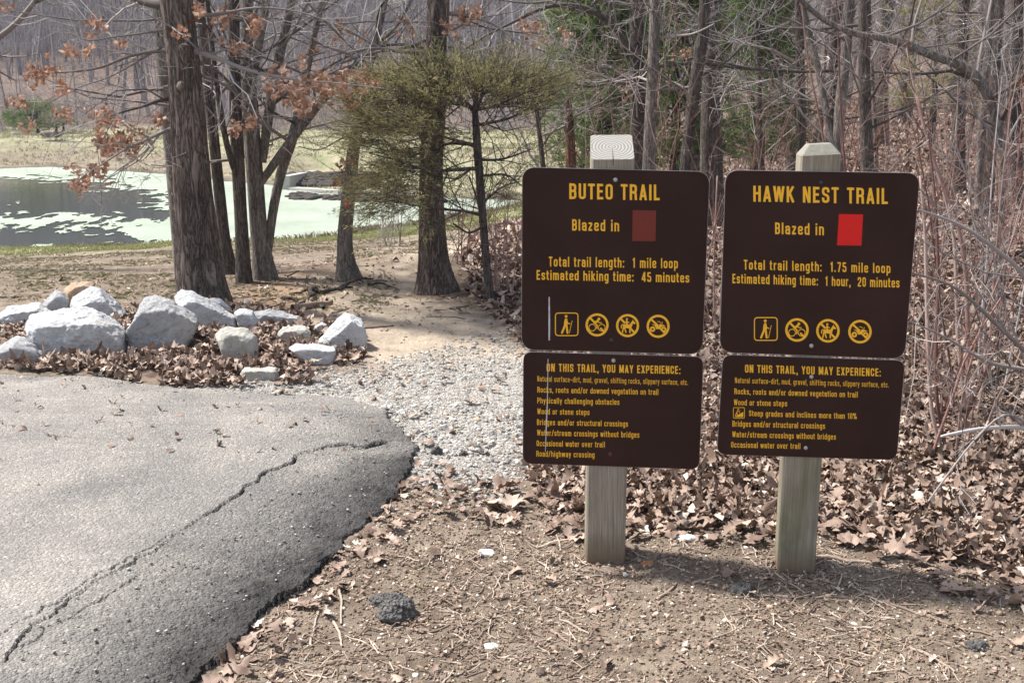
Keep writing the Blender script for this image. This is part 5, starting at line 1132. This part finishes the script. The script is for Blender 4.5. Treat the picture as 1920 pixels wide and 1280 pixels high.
for Lp, dy in [([(890, 207, 10), (860, 185, 7), (825, 160, 5), (790, 130, 3)], -.3), ([(893, 205, 8), (905, 180, 6), (910, 140, 3)], .3), ([(895, 275, 10), (850, 262, 6), (810, 250, 5), (760, 215, 3), (710, 200, 2)], -.2), ([(898, 272, 8), (870, 270, 7), (840, 268, 5), (790, 290, 3), (740, 280, 2)], .4), ([(905, 315, 9), (860, 318, 8), (800, 322, 5), (745, 300, 4), (700, 290, 2)], -.5), ([(897, 300, 6), (940, 300, 5), (985, 285, 2)], .3),
        ([(910, 405, 8), (870, 395, 6), (820, 392, 5), (750, 380, 3), (700, 370, 2)], -.3), ([(892, 235, 7), (950, 225, 5), (990, 205, 3), (1010, 190, 2)], .3), ([(890, 207, 7), (930, 200, 5), (970, 180, 4), (1020, 160, 2)], -.3), ([(900, 330, 5), (950, 325, 4), (980, 350, 2)], -.4), ([(905, 380, 5), (940, 350, 3), (975, 340, 2)], .4), ([(912, 420, 5), (880, 440, 4), (850, 420, 2)], -.5), ([(912, 430, 5), (890, 360, 4), (880, 330, 2)], .5)]:
    q = px_limb(Lp, Y, Y + dy); q = resample(q, len(q) * 4); tube(wd_, q[:, :3], q[:, 3], 6, .3); out = []
    for k in range(9):
        i = g.integers(2, len(q) - 1); ax = q[i, :3] - q[i - 1, :3]; ax /= np.linalg.norm(ax); s = g.normal(0, 1, 3); grow(out, q[i, :3], ax * .8 + s * .5, g.uniform(.25, .6), q[i, 3] * .5, 2, g, .05, .3, (0, 5, 3))
    put(wd_, out, .35, .2, g)
TC = at_y(893, 240, Y)
for cx, cy, rx, ry, n, dy in [(765, 160, 42, 20, 85, -.2), (830, 142, 50, 18, 90, .1), (900, 150, 50, 20, 90, -.1), (960, 160, 48, 20, 75, .1), (1010, 158, 30, 16, 40, .2), (720, 205, 38, 28, 90, -.2), (790, 190, 48, 28, 100, .3), (860, 180, 45, 18, 60, -.2), (930, 185, 45, 18, 45, .2), (728, 238, 50, 16, 75, .3), (785, 240, 40, 18, 55, -.3), (686, 268, 20, 12, 26, -.1), (765, 285, 36, 12, 40, -.2), (735, 325, 40, 14, 50, -.3), (765, 315, 34, 18, 45, .2), (700, 348, 20, 12, 24, .2), (750, 355, 34, 20, 45, -.3), (700, 390, 22, 14, 18, -.3), (745, 385, 30, 12, 22, .1), (800, 385, 18, 22, 16, -.5), (805, 300, 30, 20, 20, .1), (825, 240, 25, 22, 18, -.2), (870, 255, 35, 18, 10, .2), (970, 200, 35, 15, 16, -.2), (1000, 190, 22, 14, 16, .1), (840, 335, 26, 18, 10, -.2), (935, 345, 30, 22, 5, .1), (695, 225, 18, 18, 22, .1)]:
    C = at_y(cx, cy, Y + dy); k = Y / FPX; needle_mass(nd, wd_, C, np.array([rx * k * 1.3, .36, ry * k * 1.15]), int(n * (1.0 if cy > 270 else 1.2)), g, TC, (.012, .038))
tr.build('trunk', M['barkd'], root); wd_.build('branches', M['bark'], root); nd.build('foliage', M['cedar'], root, smooth=False)
print('near trees done')

# trees of the right-hand wood that can be told apart
WR = 'tall trees of the wood behind the signs'
named_tree('dead_snag', 'broken reddish dead trunk just left of the left sign post top', (1075, 455), [[(1076, 455, 26), (1072, 380, 22), (1070, 310, 20), (1069, 250, 18), (1067, 215, 17), (1066, 186, 8)]], 2, 'snag', 0, 9, 1, seed=11, cut=True, amp=.18, cat='dead trunk',
    limbs=[([(1077, 220, 5), (1110, 200, 5), (1150, 185, 3), (1170, 180, 2)], .2), ([(1062, 235, 4), (1035, 248, 5), (1015, 255, 3)], -.3)])
named_tree('wood_tree', 'thin crooked bare tree left of the broken snag', (1032, 470), [[(1034, 470, 14), (1026, 400, 12), (1020, 330, 11), (1013, 265, 10), (1006, 205, 9), (1002, 160, 7), (1000, 120, 5)]], 5, 'bark', 6, .7, 1.2, seed=12, cut=True, group=WR)
named_tree('wood_tree', 'straight trunk rising directly behind the left sign post, with an arching limb to its left', (1196, 455), [[(1198, 455, 38), (1196, 310, 30), (1195, 200, 28), (1193, 100, 28), (1194, 0, 28)]], 16, 'bark', 6, 1.0, 2.0,
    limbs=[([(1206, 132, 15), (1185, 100, 14), (1162, 62, 12), (1135, 33, 12), (1100, 14, 11), (1060, 8, 9), (1020, 12, 8), (975, 36, 6), (920, 62, 4), (850, 105, 3)], -.5), ([(1180, 158, 9), (1140, 155, 7), (1110, 165, 5), (1080, 158, 4), (1042, 150, 2)], -.4), ([(1182, 140, 6), (1150, 150, 5), (1120, 175, 3), (1065, 168, 2)], .4), ([(1180, 12, 10), (1130, -2, 8), (1080, -8, 6), (1000, 10, 4), (900, -5, 3)], -.4)], leafc=[(990, 45, 40, 20, 110), (1060, 72, 14, 14, 34), (1020, 75, 25, 10, 30), (1165, 175, 20, 8, 15)], seed=13, group=WR)
named_tree('wood_tree', 'grey lichened trunk paired close right of the one behind the left post', (1214, 470), [[(1214, 470, 34), (1216, 310, 26), (1221, 200, 24), (1226, 100, 23), (1229, 0, 23)]], 16, 'barkl', 6, 1.0, 1.8, limbs=[([(1236, 72, 7), (1260, 68, 6), (1300, 66, 4), (1340, 45, 3)], -.4), ([(1238, 125, 6), (1290, 118, 6), (1350, 122, 5), (1420, 135, 3), (1480, 110, 2)], -.5)], seed=14, group=WR, leafc=[(1275, 100, 22, 10, 24)])
named_tree('wood_tree', 'leaning trunk curving right in the gap between the two post tops', (1275, 470), [[(1272, 470, 30), (1283, 330, 24), (1292, 250, 24), (1300, 180, 24), (1310, 110, 26), (1319, 60, 24), (1322, 0, 22)]], 14, 'bark', 6, 1.1, 1.8, seed=15, group=WR)
named_tree('wood_tree', 'widest grey trunk between the two sign post tops', (1330, 440), [[(1332, 440, 48), (1329, 310, 36), (1330, 200, 33), (1332, 100, 28), (1336, 0, 25)]], 15, 'bark', 5, 1.2, 2., seed=16, group=WR)
named_tree('wood_tree', 'narrow brown trunk touching the right side of the widest one', (1349, 430), [[(1350, 430, 26), (1346, 310, 20), (1340, 150, 17), (1337, 0, 14)]], 13, 'barkd', 5, 1., 1.6, seed=17, group=WR)
named_tree('wood_tree', 'thin dark crooked sapling left of the right post top', (1436, 440), [[(1438, 440, 14), (1428, 310, 12), (1423, 220, 11), (1425, 150, 10), (1420, 70, 8), (1415, 0, 7)]], 9, 'barkd', 7, .7, 1.4, limbs=[([(1422, 190, 7), (1395, 145, 5), (1370, 110, 3)], .3)], seed=18, group=WR)
named_tree('wood_tree', 'straight grey trunk at the left edge of the right post top', (1504, 440), [[(1505, 440, 22), (1503, 310, 18), (1502, 200, 18), (1500, 100, 18), (1498, 0, 17)]], 14, 'bark', 6, .9, 1.8, seed=19, group=WR)
named_tree('wood_tree', 'low forked tree splitting in two right above the right post', (1572, 470), [[(1575, 470, 34), (1570, 300, 25), (1570, 265, 24), (1577, 180, 22), (1588, 90, 20), (1594, 0, 18)], [(1568, 285, 16), (1556, 240, 15), (1545, 190, 14), (1535, 130, 14), (1515, 60, 12), (1503, 0, 11)]], 14, 'barkl', 5, 1., 1.8, seed=20, group=WR)
named_tree('wood_tree', 'dark upright trunk just behind the low forked tree', (1553, 425), [[(1552, 425, 26), (1556, 300, 22), (1562, 160, 21), (1570, 0, 20)]], 15, 'barkd', 5, .9, 1.8, seed=21, group=WR)
named_tree('wood_tree', 'mottled trunk standing right of the right sign post', (1628, 480), [[(1630, 480, 32), (1627, 310, 26), (1622, 200, 24), (1620, 100, 24), (1622, 0, 25)]], 16, 'bark', 6, 1., 1.8, limbs=[([(1632, 240, 6), (1670, 225, 4), (1740, 185, 3), (1810, 140, 2)], -.5)], seed=22, group=WR)
named_tree('wood_tree', 'dark straight trunk with its foot in open leaf litter right of the signs', (1797, 372), [[(1799, 374, 34), (1797, 345, 27), (1798, 280, 25), (1801, 150, 24), (1807, 0, 24)]], 17, 'barkd', 6, 1., 2., seed=23, group=WR)
named_tree('wood_tree', 'pale thin trunk right of the dark straight one', (1836, 400), [[(1836, 400, 20), (1838, 300, 18), (1845, 180, 16), (1855, 60, 14), (1860, 0, 13)]], 13, 'barkl', 5, 1., 1.6, seed=24, group=WR)
named_tree('wood_tree', 'mossy leaning tree whose trunk arches over to the left across the view', (1876, 590), [[(1874, 590, 19), (1876, 480, 15), (1880, 330, 14), (1880, 285, 16), (1866, 215, 19), (1845, 160, 21), (1825, 137, 21), (1790, 116, 19), (1740, 103, 17), (1700, 82, 16), (1660, 71, 14), (1610, 67, 13), (1560, 48, 12), (1520, 20, 11), (1500, 0, 11), (1470, -40, 9), (1430, -70, 5)]], 6, 'barkl', 12, .9, 1.3, cut=True,
    limbs=[([(1880, 225, 8), (1895, 190, 6), (1905, 160, 4)], -.2), ([(1832, 140, 7), (1840, 90, 6), (1858, 10, 5), (1866, -40, 3)], .2), ([(1710, 85, 7), (1712, 50, 6), (1725, 10, 5), (1740, -40, 3)], .2), ([(1880, 290, 7), (1895, 250, 5), (1915, 215, 3)], .2)], seed=25, group=WR, leafc=[(1908, 152, 10, 10, 22)], rows=110)
named_tree('wood_tree', 'grey trunk at the right edge of the photo', (1908, 400), [[(1908, 400, 24), (1906, 200, 20), (1910, 0, 18)]], 14, 'bark', 6, .8, 1.8, seed=26, group=WR)
named_tree('wood_tree', 'narrow grey trunk between the snag and the left post top, farther off', (1145, 400), [[(1145, 400, 14), (1140, 250, 12), (1138, 0, 11)]], 13, 'bark', 6, .8, 1.8, seed=27, group=WR)
named_tree('wood_tree', 'leaning dead log propped right of the right post', (1612, 345), [[(1608, 345, 15), (1625, 300, 15), (1645, 262, 13), (1656, 236, 10)]], 2, 'snag', 0, 9, 1, seed=28, cut=True, cat='dead trunk', flare=0)
named_tree('offside_tree', 'tree left of the view sending one dark limb into the top left corner', (-260, 522), [[(-260, 522, 60), (-250, 300, 50), (-240, 0, 45)]], 14, 'oak', 0, 1, 2, limbs=[([(-245, 190, 24), (-140, 130, 18), (-40, 92, 14), (0, 72, 12), (30, 48, 11), (70, 0, 10), (100, -50, 7)], -.4)], seed=29, leafc=[(20, 15, 18, 8, 20)])
EVER = []
def evergreen(px, Yd, top_z, half, lab, n, seed, mat='pine'):
    g = np.random.default_rng(seed); gp = at_y(px, 400, Yd); gp[2] = gz(gp[0], gp[1]); EVER.append((px, Yd, half / Yd * FPX * .8)); root = empty('evergreen_tree', tuple(gp), lab, 'tree', 'evergreen trees in the wood'); tr, wd_, nd = Acc(), Acc(), Acc()
    tube(tr, [gp + [0, 0, -.1], gp + [0, .05, top_z * .5], gp + [.02, 0, top_z]], [.09, .06, .01], 8)
    for k in range(n):
        h = g.uniform(.12, 1) ** .8; z_ = top_z * h; r = half * (1.15 - h) ** .7 * g.uniform(.3, 1.1); a = g.uniform(0, 6.28); C = gp + np.array([math.cos(a) * r, math.sin(a) * r, z_])
        tube(wd_, [gp + [0, 0, z_ * .9], C], [.012, .004], 3, .3, cap=False); needle_mass(nd, wd_, C, np.array([.26, .26, .13]), 6, g, gp + [0, 0, z_ * .8], (.06, .15), 18)
    tr.build('trunk', M['barkd'], root); wd_.build('branches', M['barkd'], root); nd.build('foliage', M[mat], root, smooth=False)
evergreen(1120, 17.5, 5., .85, 'green cedar behind the trunks at the left sign post', 380, 41); evergreen(1262, 19, 5.2, .85, 'darker green cedar seen between the trunks left of the gap', 380, 42); evergreen(1410, 21, 4.6, .9, 'green cedar seen behind the thin sapling between the posts', 260, 43); evergreen(1735, 26, 5, 1.1, 'faint olive cedar deep in the wood at right', 110, 44, 'cedar'); evergreen(85, 60, 1.6, 2.0, 'dark green cedar at the left foot of the far hill', 130, 45)

# ------------------------------------------------------------------ the wood behind: a few grown forms, copied as individual trees
def form(seed, H, r, nb, L, zmin, nch, red=False, multi=1, up=.1, far=False):
    g = np.random.default_rng(seed); tr, cr = Acc(), Acc(); out = []
    for q in range(multi):
        p = np.array([g.normal(0, .05) * (multi > 1), g.normal(0, .05) * (multi > 1), -.15]); d = np.array([g.normal(0, .06 + .12 * (multi > 1)), g.normal(0, .06 + .12 * (multi > 1)), 1.]); n = 12; pts = [[*p, r * 1.35]]
        for k in range(n):
            d = d + g.normal(0, .05, 3); d[2] = 1; p = p + d * H / n; pts.append([*p, r * (1 - .88 * ((k + 1) / n) ** 1.1) * (1.0 if k else 1.05)])
        m = resample(np.array(pts), 22); tube(tr, m[:, :3], m[:, 3], 9 if r > .05 else 5, g.random(), cap=False); side_limbs(out, m, g, nb // multi, zmin, L, min(r * .22, .014) if multi == 1 else r * .5, nch, up)
    put(cr, out, .45, .25, g); return tr, cr
def proto(name, cat, group, label, trm, crm, bark, twig):
    root = empty(name, (0, 0, 0), label, cat, group); a = link('trunk', trm); a.parent = root; b_ = link('crown', crm); b_.parent = root; return root
def forest(name, cat, group, label, forms, spots, bark, twig, smin=.8, smax=1.2):
    protos = []
    for k, (tr, cr) in enumerate(forms): protos.append((tr.mesh('trunk', M[bark]), cr.mesh('crown', M[twig])))
    first = {}
    for k, (x, y) in enumerate(spots):
        v = k % len(protos)
        if v not in first: o = first[v] = proto(name, cat, group, label, *protos[v], bark, twig)
        else: o = dup(first[v])
        place(o, (x, y, gz(x, y)), rng.uniform(0, 6.28), rng.uniform(smin, smax))
def spread(n, box, mind, cond):
    out = []; tries = 0
    while len(out) < n and tries < 60000:
        tries += 1; x, y = rng.uniform(box[0], box[1]), rng.uniform(box[2], box[3])
        if abs(x) > .50 * y + 1 or not cond(x, y): continue
        if all((x - a) ** 2 + (y - b_) ** 2 > mind ** 2 for a, b_ in out): out.append((x, y))
    return out
clearof = lambda x, y: not any(y < Ye - .3 and abs(960 + FPX * x / (y * CP + 1.6 * SP) - pe) < we for pe, Ye, we in EVER)
inwood = lambda x, y: clearof(x, y) and sdf(np.array([[x, y]]), WOODL)[0] < -.8 and sdf(np.array([[x, y]]), POND)[0] > 2.5
tall = [form(100 + k, rng.uniform(13, 17), rng.uniform(.09, .17), 34, 2.6, 1.6, (7, 5, 3)) for k in range(6)]
slim = [form(120 + k, rng.uniform(8, 11), rng.uniform(.035, .065), 28, 1.7, 1.0, (6, 4, 2)) for k in range(5)]
brush = [form(140 + k, rng.uniform(1.8, 3.2), rng.uniform(.008, .014), 18, .9, .25, (4, 3), multi=rng.integers(2, 5)) for k in range(6)]
S_r = spread(64, (1, 45, 17, 75), 2.0, inwood); forest('forest_tree', 'tree', 'bare trees of the right hand wood', 'tall bare grey brown tree in the crowded wood behind the signs', tall, S_r, 'bark', 'twig')
S_r2 = spread(36, (1, 22, 12, 42), 1.5, inwood); forest('slim_tree', 'tree', 'slim bare trees of the right hand wood', 'slim bare young tree among the trunks behind the signs', slim, S_r2, 'bark', 'twig')
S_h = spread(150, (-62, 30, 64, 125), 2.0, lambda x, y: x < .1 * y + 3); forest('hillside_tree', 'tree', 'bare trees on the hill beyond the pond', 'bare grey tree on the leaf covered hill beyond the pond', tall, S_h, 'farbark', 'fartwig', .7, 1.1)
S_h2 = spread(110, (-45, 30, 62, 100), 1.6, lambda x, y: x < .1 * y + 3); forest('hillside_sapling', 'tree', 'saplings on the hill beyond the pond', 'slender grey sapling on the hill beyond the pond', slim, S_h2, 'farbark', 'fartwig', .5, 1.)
S_b = spread(48, (.6, 16, 7.5, 30), .8, lambda x, y: sdf(np.array([[x, y]]), WOODL)[0] < -.9); forest('bare_shrub', 'shrub', 'bare shrubs under the wood', 'leafless multi-stemmed shrub on the leaf litter behind the signs', brush, S_b, 'redtwig', 'redtwig')

# stems of the bare shrubs at the right edge, some traced from the photograph
def shrub(base, stems, lab, seed, twig='redtwig', n=0, h=(1, 2)):
    g = np.random.default_rng(seed); gp = on_ground(*base); root = empty('stem_shrub', tuple(gp), lab, 'shrub', 'bare shrubs right of the signs'); st, tw = Acc(), Acc(); out = []
    for Lp, dy in stems:
        m = resample(px_limb(Lp, gp[1], gp[1] + dy), len(Lp) * 4); tube(st, m[:, :3], m[:, 3], 6, g.random())
        for k in range(len(m) // 3): i = g.integers(1, len(m) - 1); ax = m[i + 1, :3] - m[i, :3]; ax /= np.linalg.norm(ax); grow(out, m[i, :3], ax * .8 + g.normal(0, .45, 3), g.uniform(.15, .6), m[i, 3] * .5, 2, g, .08, .22, (0, 4, 2))
    for k in range(n):
        o = np.array([g.normal(0, .06), g.normal(0, .06), -.05]); L = g.uniform(*h); pts = [gp + o]; d = np.array([g.normal(0, .16), g.normal(0, .16), 1.])
        for q in range(8): d = d + g.normal(0, .06, 3); d /= np.linalg.norm(d); pts.append(pts[-1] + d * L / 8)
        r = g.uniform(.004, .008); tube(st, pts, np.linspace(r, r * .35, 9), 5, g.random()); 
        for q in range(7): i = g.integers(2, 8); grow(out, pts[i], (pts[i] - pts[i - 1]) * 8 + g.normal(0, .6, 3), g.uniform(.15, .55), r * .4, 2, g, .1, .22, (0, 3, 2))
    put(tw, out, .45, .25, g); st.build('stems', M[twig], root); tw.build('twigs', M[twig], root)
shrub((1775, 850), [([(1768, 850, 8), (1745, 780, 8), (1738, 600, 7), (1735, 430, 6), (1725, 330, 4)], .2), ([(1775, 850, 7), (1752, 740, 7), (1760, 520, 6), (1755, 380, 5), (1740, 250, 3)], .3)], 'reddish stems rising from the leaf litter beside the right sign', 51, n=4, h=(.9, 1.8))
shrub((1812, 790), [([(1815, 790, 10), (1815, 640, 9), (1812, 520, 8), (1800, 430, 7), (1775, 360, 6), (1745, 290, 5), (1720, 180, 4)], .3), ([(1812, 790, 7), (1795, 640, 7), (1790, 430, 6), (1760, 330, 5), (1720, 200, 4), (1700, 90, 3)], .5)], 'long curving brown stems at the right that sweep up leftward', 52, n=4, h=(1.2, 2.2))
shrub((1860, 740), [], 'thicket of thin grey stems close to the right photo edge', 53, n=8, h=(.8, 1.8), twig='twig')
shrub((1735, 700), [], 'thin stems directly behind the right edge of the right sign', 54, n=7, h=(.8, 1.7))
shrub((1905, 690), [], 'slender stems at the far right edge in the leaf litter', 55, n=7, h=(1., 2.))
shrub((1340, 620), [([(1342, 800, 5), (1340, 640, 5), (1338, 480, 4), (1345, 330, 3)], .2)], 'thin stems showing in the gap between the two signs', 56, n=8, h=(.8, 1.6))
shrub((2010, 880), [([(2020, 870, 11), (1960, 600, 10), (1920, 508, 9), (1880, 478, 8), (1840, 445, 7), (1800, 420, 6), (1760, 405, 5), (1722, 393, 4)], -.3), ([(2020, 870, 10), (1950, 690, 9), (1920, 655, 8), (1870, 610, 8), (1830, 570, 7), (1790, 535, 5), (1765, 526, 5), (1712, 512, 4)], -.5), ([(2020, 870, 9), (1970, 700, 8), (1920, 692, 8), (1850, 682, 7), (1812, 655, 6), (1770, 630, 5), (1705, 602, 3)], -.2), ([(2020, 870, 9), (1920, 798, 9), (1840, 803, 8), (1800, 810, 7), (1765, 818, 5)], -.4), ([(1990, 860, 6), (1890, 760, 5), (1820, 830, 4), (1740, 940, 4)], -.6)], 'grey shrub reaching long arching branches in from the right edge', 57, twig='twig', n=2)
shrub((940, 560), [], 'low bare twigs at the left edge of the left sign', 58, n=8, h=(.4, 1.)); shrub((870, 500), [], 'thin bare twigs beside the broad flared trunk', 59, n=6, h=(.4, .9)); shrub((735, 462), [], 'small twiggy bush on the shore behind the cedar', 60, n=9, h=(.4, .9), twig='twig')

# masses nobody could count: thin brush and the far wood
def hairs(acc, B, H, lean, r, g, n=4, kids=3, kl=.45):
    def one(P0, D, L, r):
        N_ = len(P0); t = np.linspace(0, 1, n); bend = g.normal(0, .22, (N_, 3)) * L[:, None]; pts = P0[:, None] + D[:, None] * (L[:, None] * t[None])[:, :, None] + bend[:, None] * (t ** 2)[None, :, None]
        u = np.cross(D, np.array([.3, 1, .1])); u /= np.linalg.norm(u, axis=1)[:, None] + 1e-9; v = np.cross(D, u); rr = r[:, None] * np.linspace(1, .35, n)[None]; V = []
        for a in (0, 2.094, 4.189): V.append(pts + (math.cos(a) * u + math.sin(a) * v)[:, None] * rr[:, :, None])
        V = np.stack(V, 2); i = np.arange(n - 1)[:, None] * 3; j = np.arange(3)[None]; k = (j + 1) % 3; Fq = np.stack([i + j, i + k, i + 3 + k, i + 3 + j], -1).reshape(-1, 4)
        acc.add(V.reshape(-1, 3), (Fq[None] + (np.arange(N_) * n * 3)[:, None, None]).reshape(-1, 4), np.repeat(np.clip(g.normal(.5, .25, N_), 0, 1), n * 3)); return pts
    N_ = len(B); D = np.c_[g.normal(0, lean, (N_, 2)), np.ones(N_)]; D /= np.linalg.norm(D, axis=1)[:, None]; pts = one(B, D, H, r)
    for lev in range(kids):
        i = g.integers(1, n, N_); P0 = pts[np.arange(N_), i]; d2 = D + g.normal(0, .6, (N_, 3)); d2 /= np.linalg.norm(d2, axis=1)[:, None]; p2 = one(P0, d2, H * g.uniform(.2, kl, N_), r * .55)
        P0 = p2[:, 2]; d3 = d2 + g.normal(0, .7, (N_, 3)); d3 /= np.linalg.norm(d3, axis=1)[:, None]; one(P0, d3, H * g.uniform(.1, .25, N_), r * .4)
g = np.random.default_rng(5)
def region(n, x0, x1, y0, y1, cond): Q = np.c_[g.uniform(x0, x1, n), g.uniform(y0, y1, n)]; Q = Q[(np.abs(Q[:, 0]) < .5 * Q[:, 1] + 1) & cond(Q)]; return np.c_[Q, terrain(Q) - .03]
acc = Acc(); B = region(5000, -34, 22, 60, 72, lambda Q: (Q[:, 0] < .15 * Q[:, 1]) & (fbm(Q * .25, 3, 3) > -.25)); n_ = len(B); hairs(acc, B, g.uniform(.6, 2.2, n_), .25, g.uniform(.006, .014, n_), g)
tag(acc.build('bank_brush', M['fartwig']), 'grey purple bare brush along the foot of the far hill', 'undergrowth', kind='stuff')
acc = Acc(); B = region(2500, .5, 30, 9, 48, lambda Q: (sdf(Q, WOODL) < -.6) & (sdf(Q, POND) > 1.5)); n_ = len(B); hairs(acc, B, g.uniform(.35, 1.6, n_), .3, g.uniform(.0025, .006, n_), g)
tag(acc.build('wood_brush', M['redtwig']), 'thin reddish brush growing through the woodland leaf litter', 'undergrowth', kind='stuff')
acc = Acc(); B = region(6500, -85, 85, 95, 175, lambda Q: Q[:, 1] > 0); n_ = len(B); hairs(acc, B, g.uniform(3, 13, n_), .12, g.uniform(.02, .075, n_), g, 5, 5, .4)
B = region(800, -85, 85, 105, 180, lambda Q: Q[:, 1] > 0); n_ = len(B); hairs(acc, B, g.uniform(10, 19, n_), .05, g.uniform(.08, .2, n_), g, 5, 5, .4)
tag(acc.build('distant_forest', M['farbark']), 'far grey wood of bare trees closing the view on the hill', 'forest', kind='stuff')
print('forest done')

# thin pale air towards the far hill
bm = bmesh.new(); bmesh.ops.create_cube(bm, size=1); me = bpy.data.meshes.new('haze'); bm.to_mesh(me); bm.free(); hz = link('haze', me); HB = (-125, 125, -8, 205, -5, 48)
hz.location = ((HB[0] + HB[1]) / 2, (HB[2] + HB[3]) / 2, (HB[4] + HB[5]) / 2); hz.scale = (HB[1] - HB[0], HB[3] - HB[2], HB[5] - HB[4]); tag(hz, 'thin pale haze in the air of the far woods', 'haze', kind='stuff')
m = bpy.data.materials.new('haze'); m.use_nodes = True; t = m.node_tree; t.nodes.remove(t.nodes['Principled BSDF']); pv = t.nodes.new('ShaderNodeVolumePrincipled'); pv.inputs['Color'].default_value = (.80, .84, .96, 1); pv.inputs['Density'].default_value = .00045; pv.inputs['Anisotropy'].default_value = .2
t.links.new(pv.outputs[0], t.nodes['Material Output'].inputs['Volume']); me.materials.append(m)
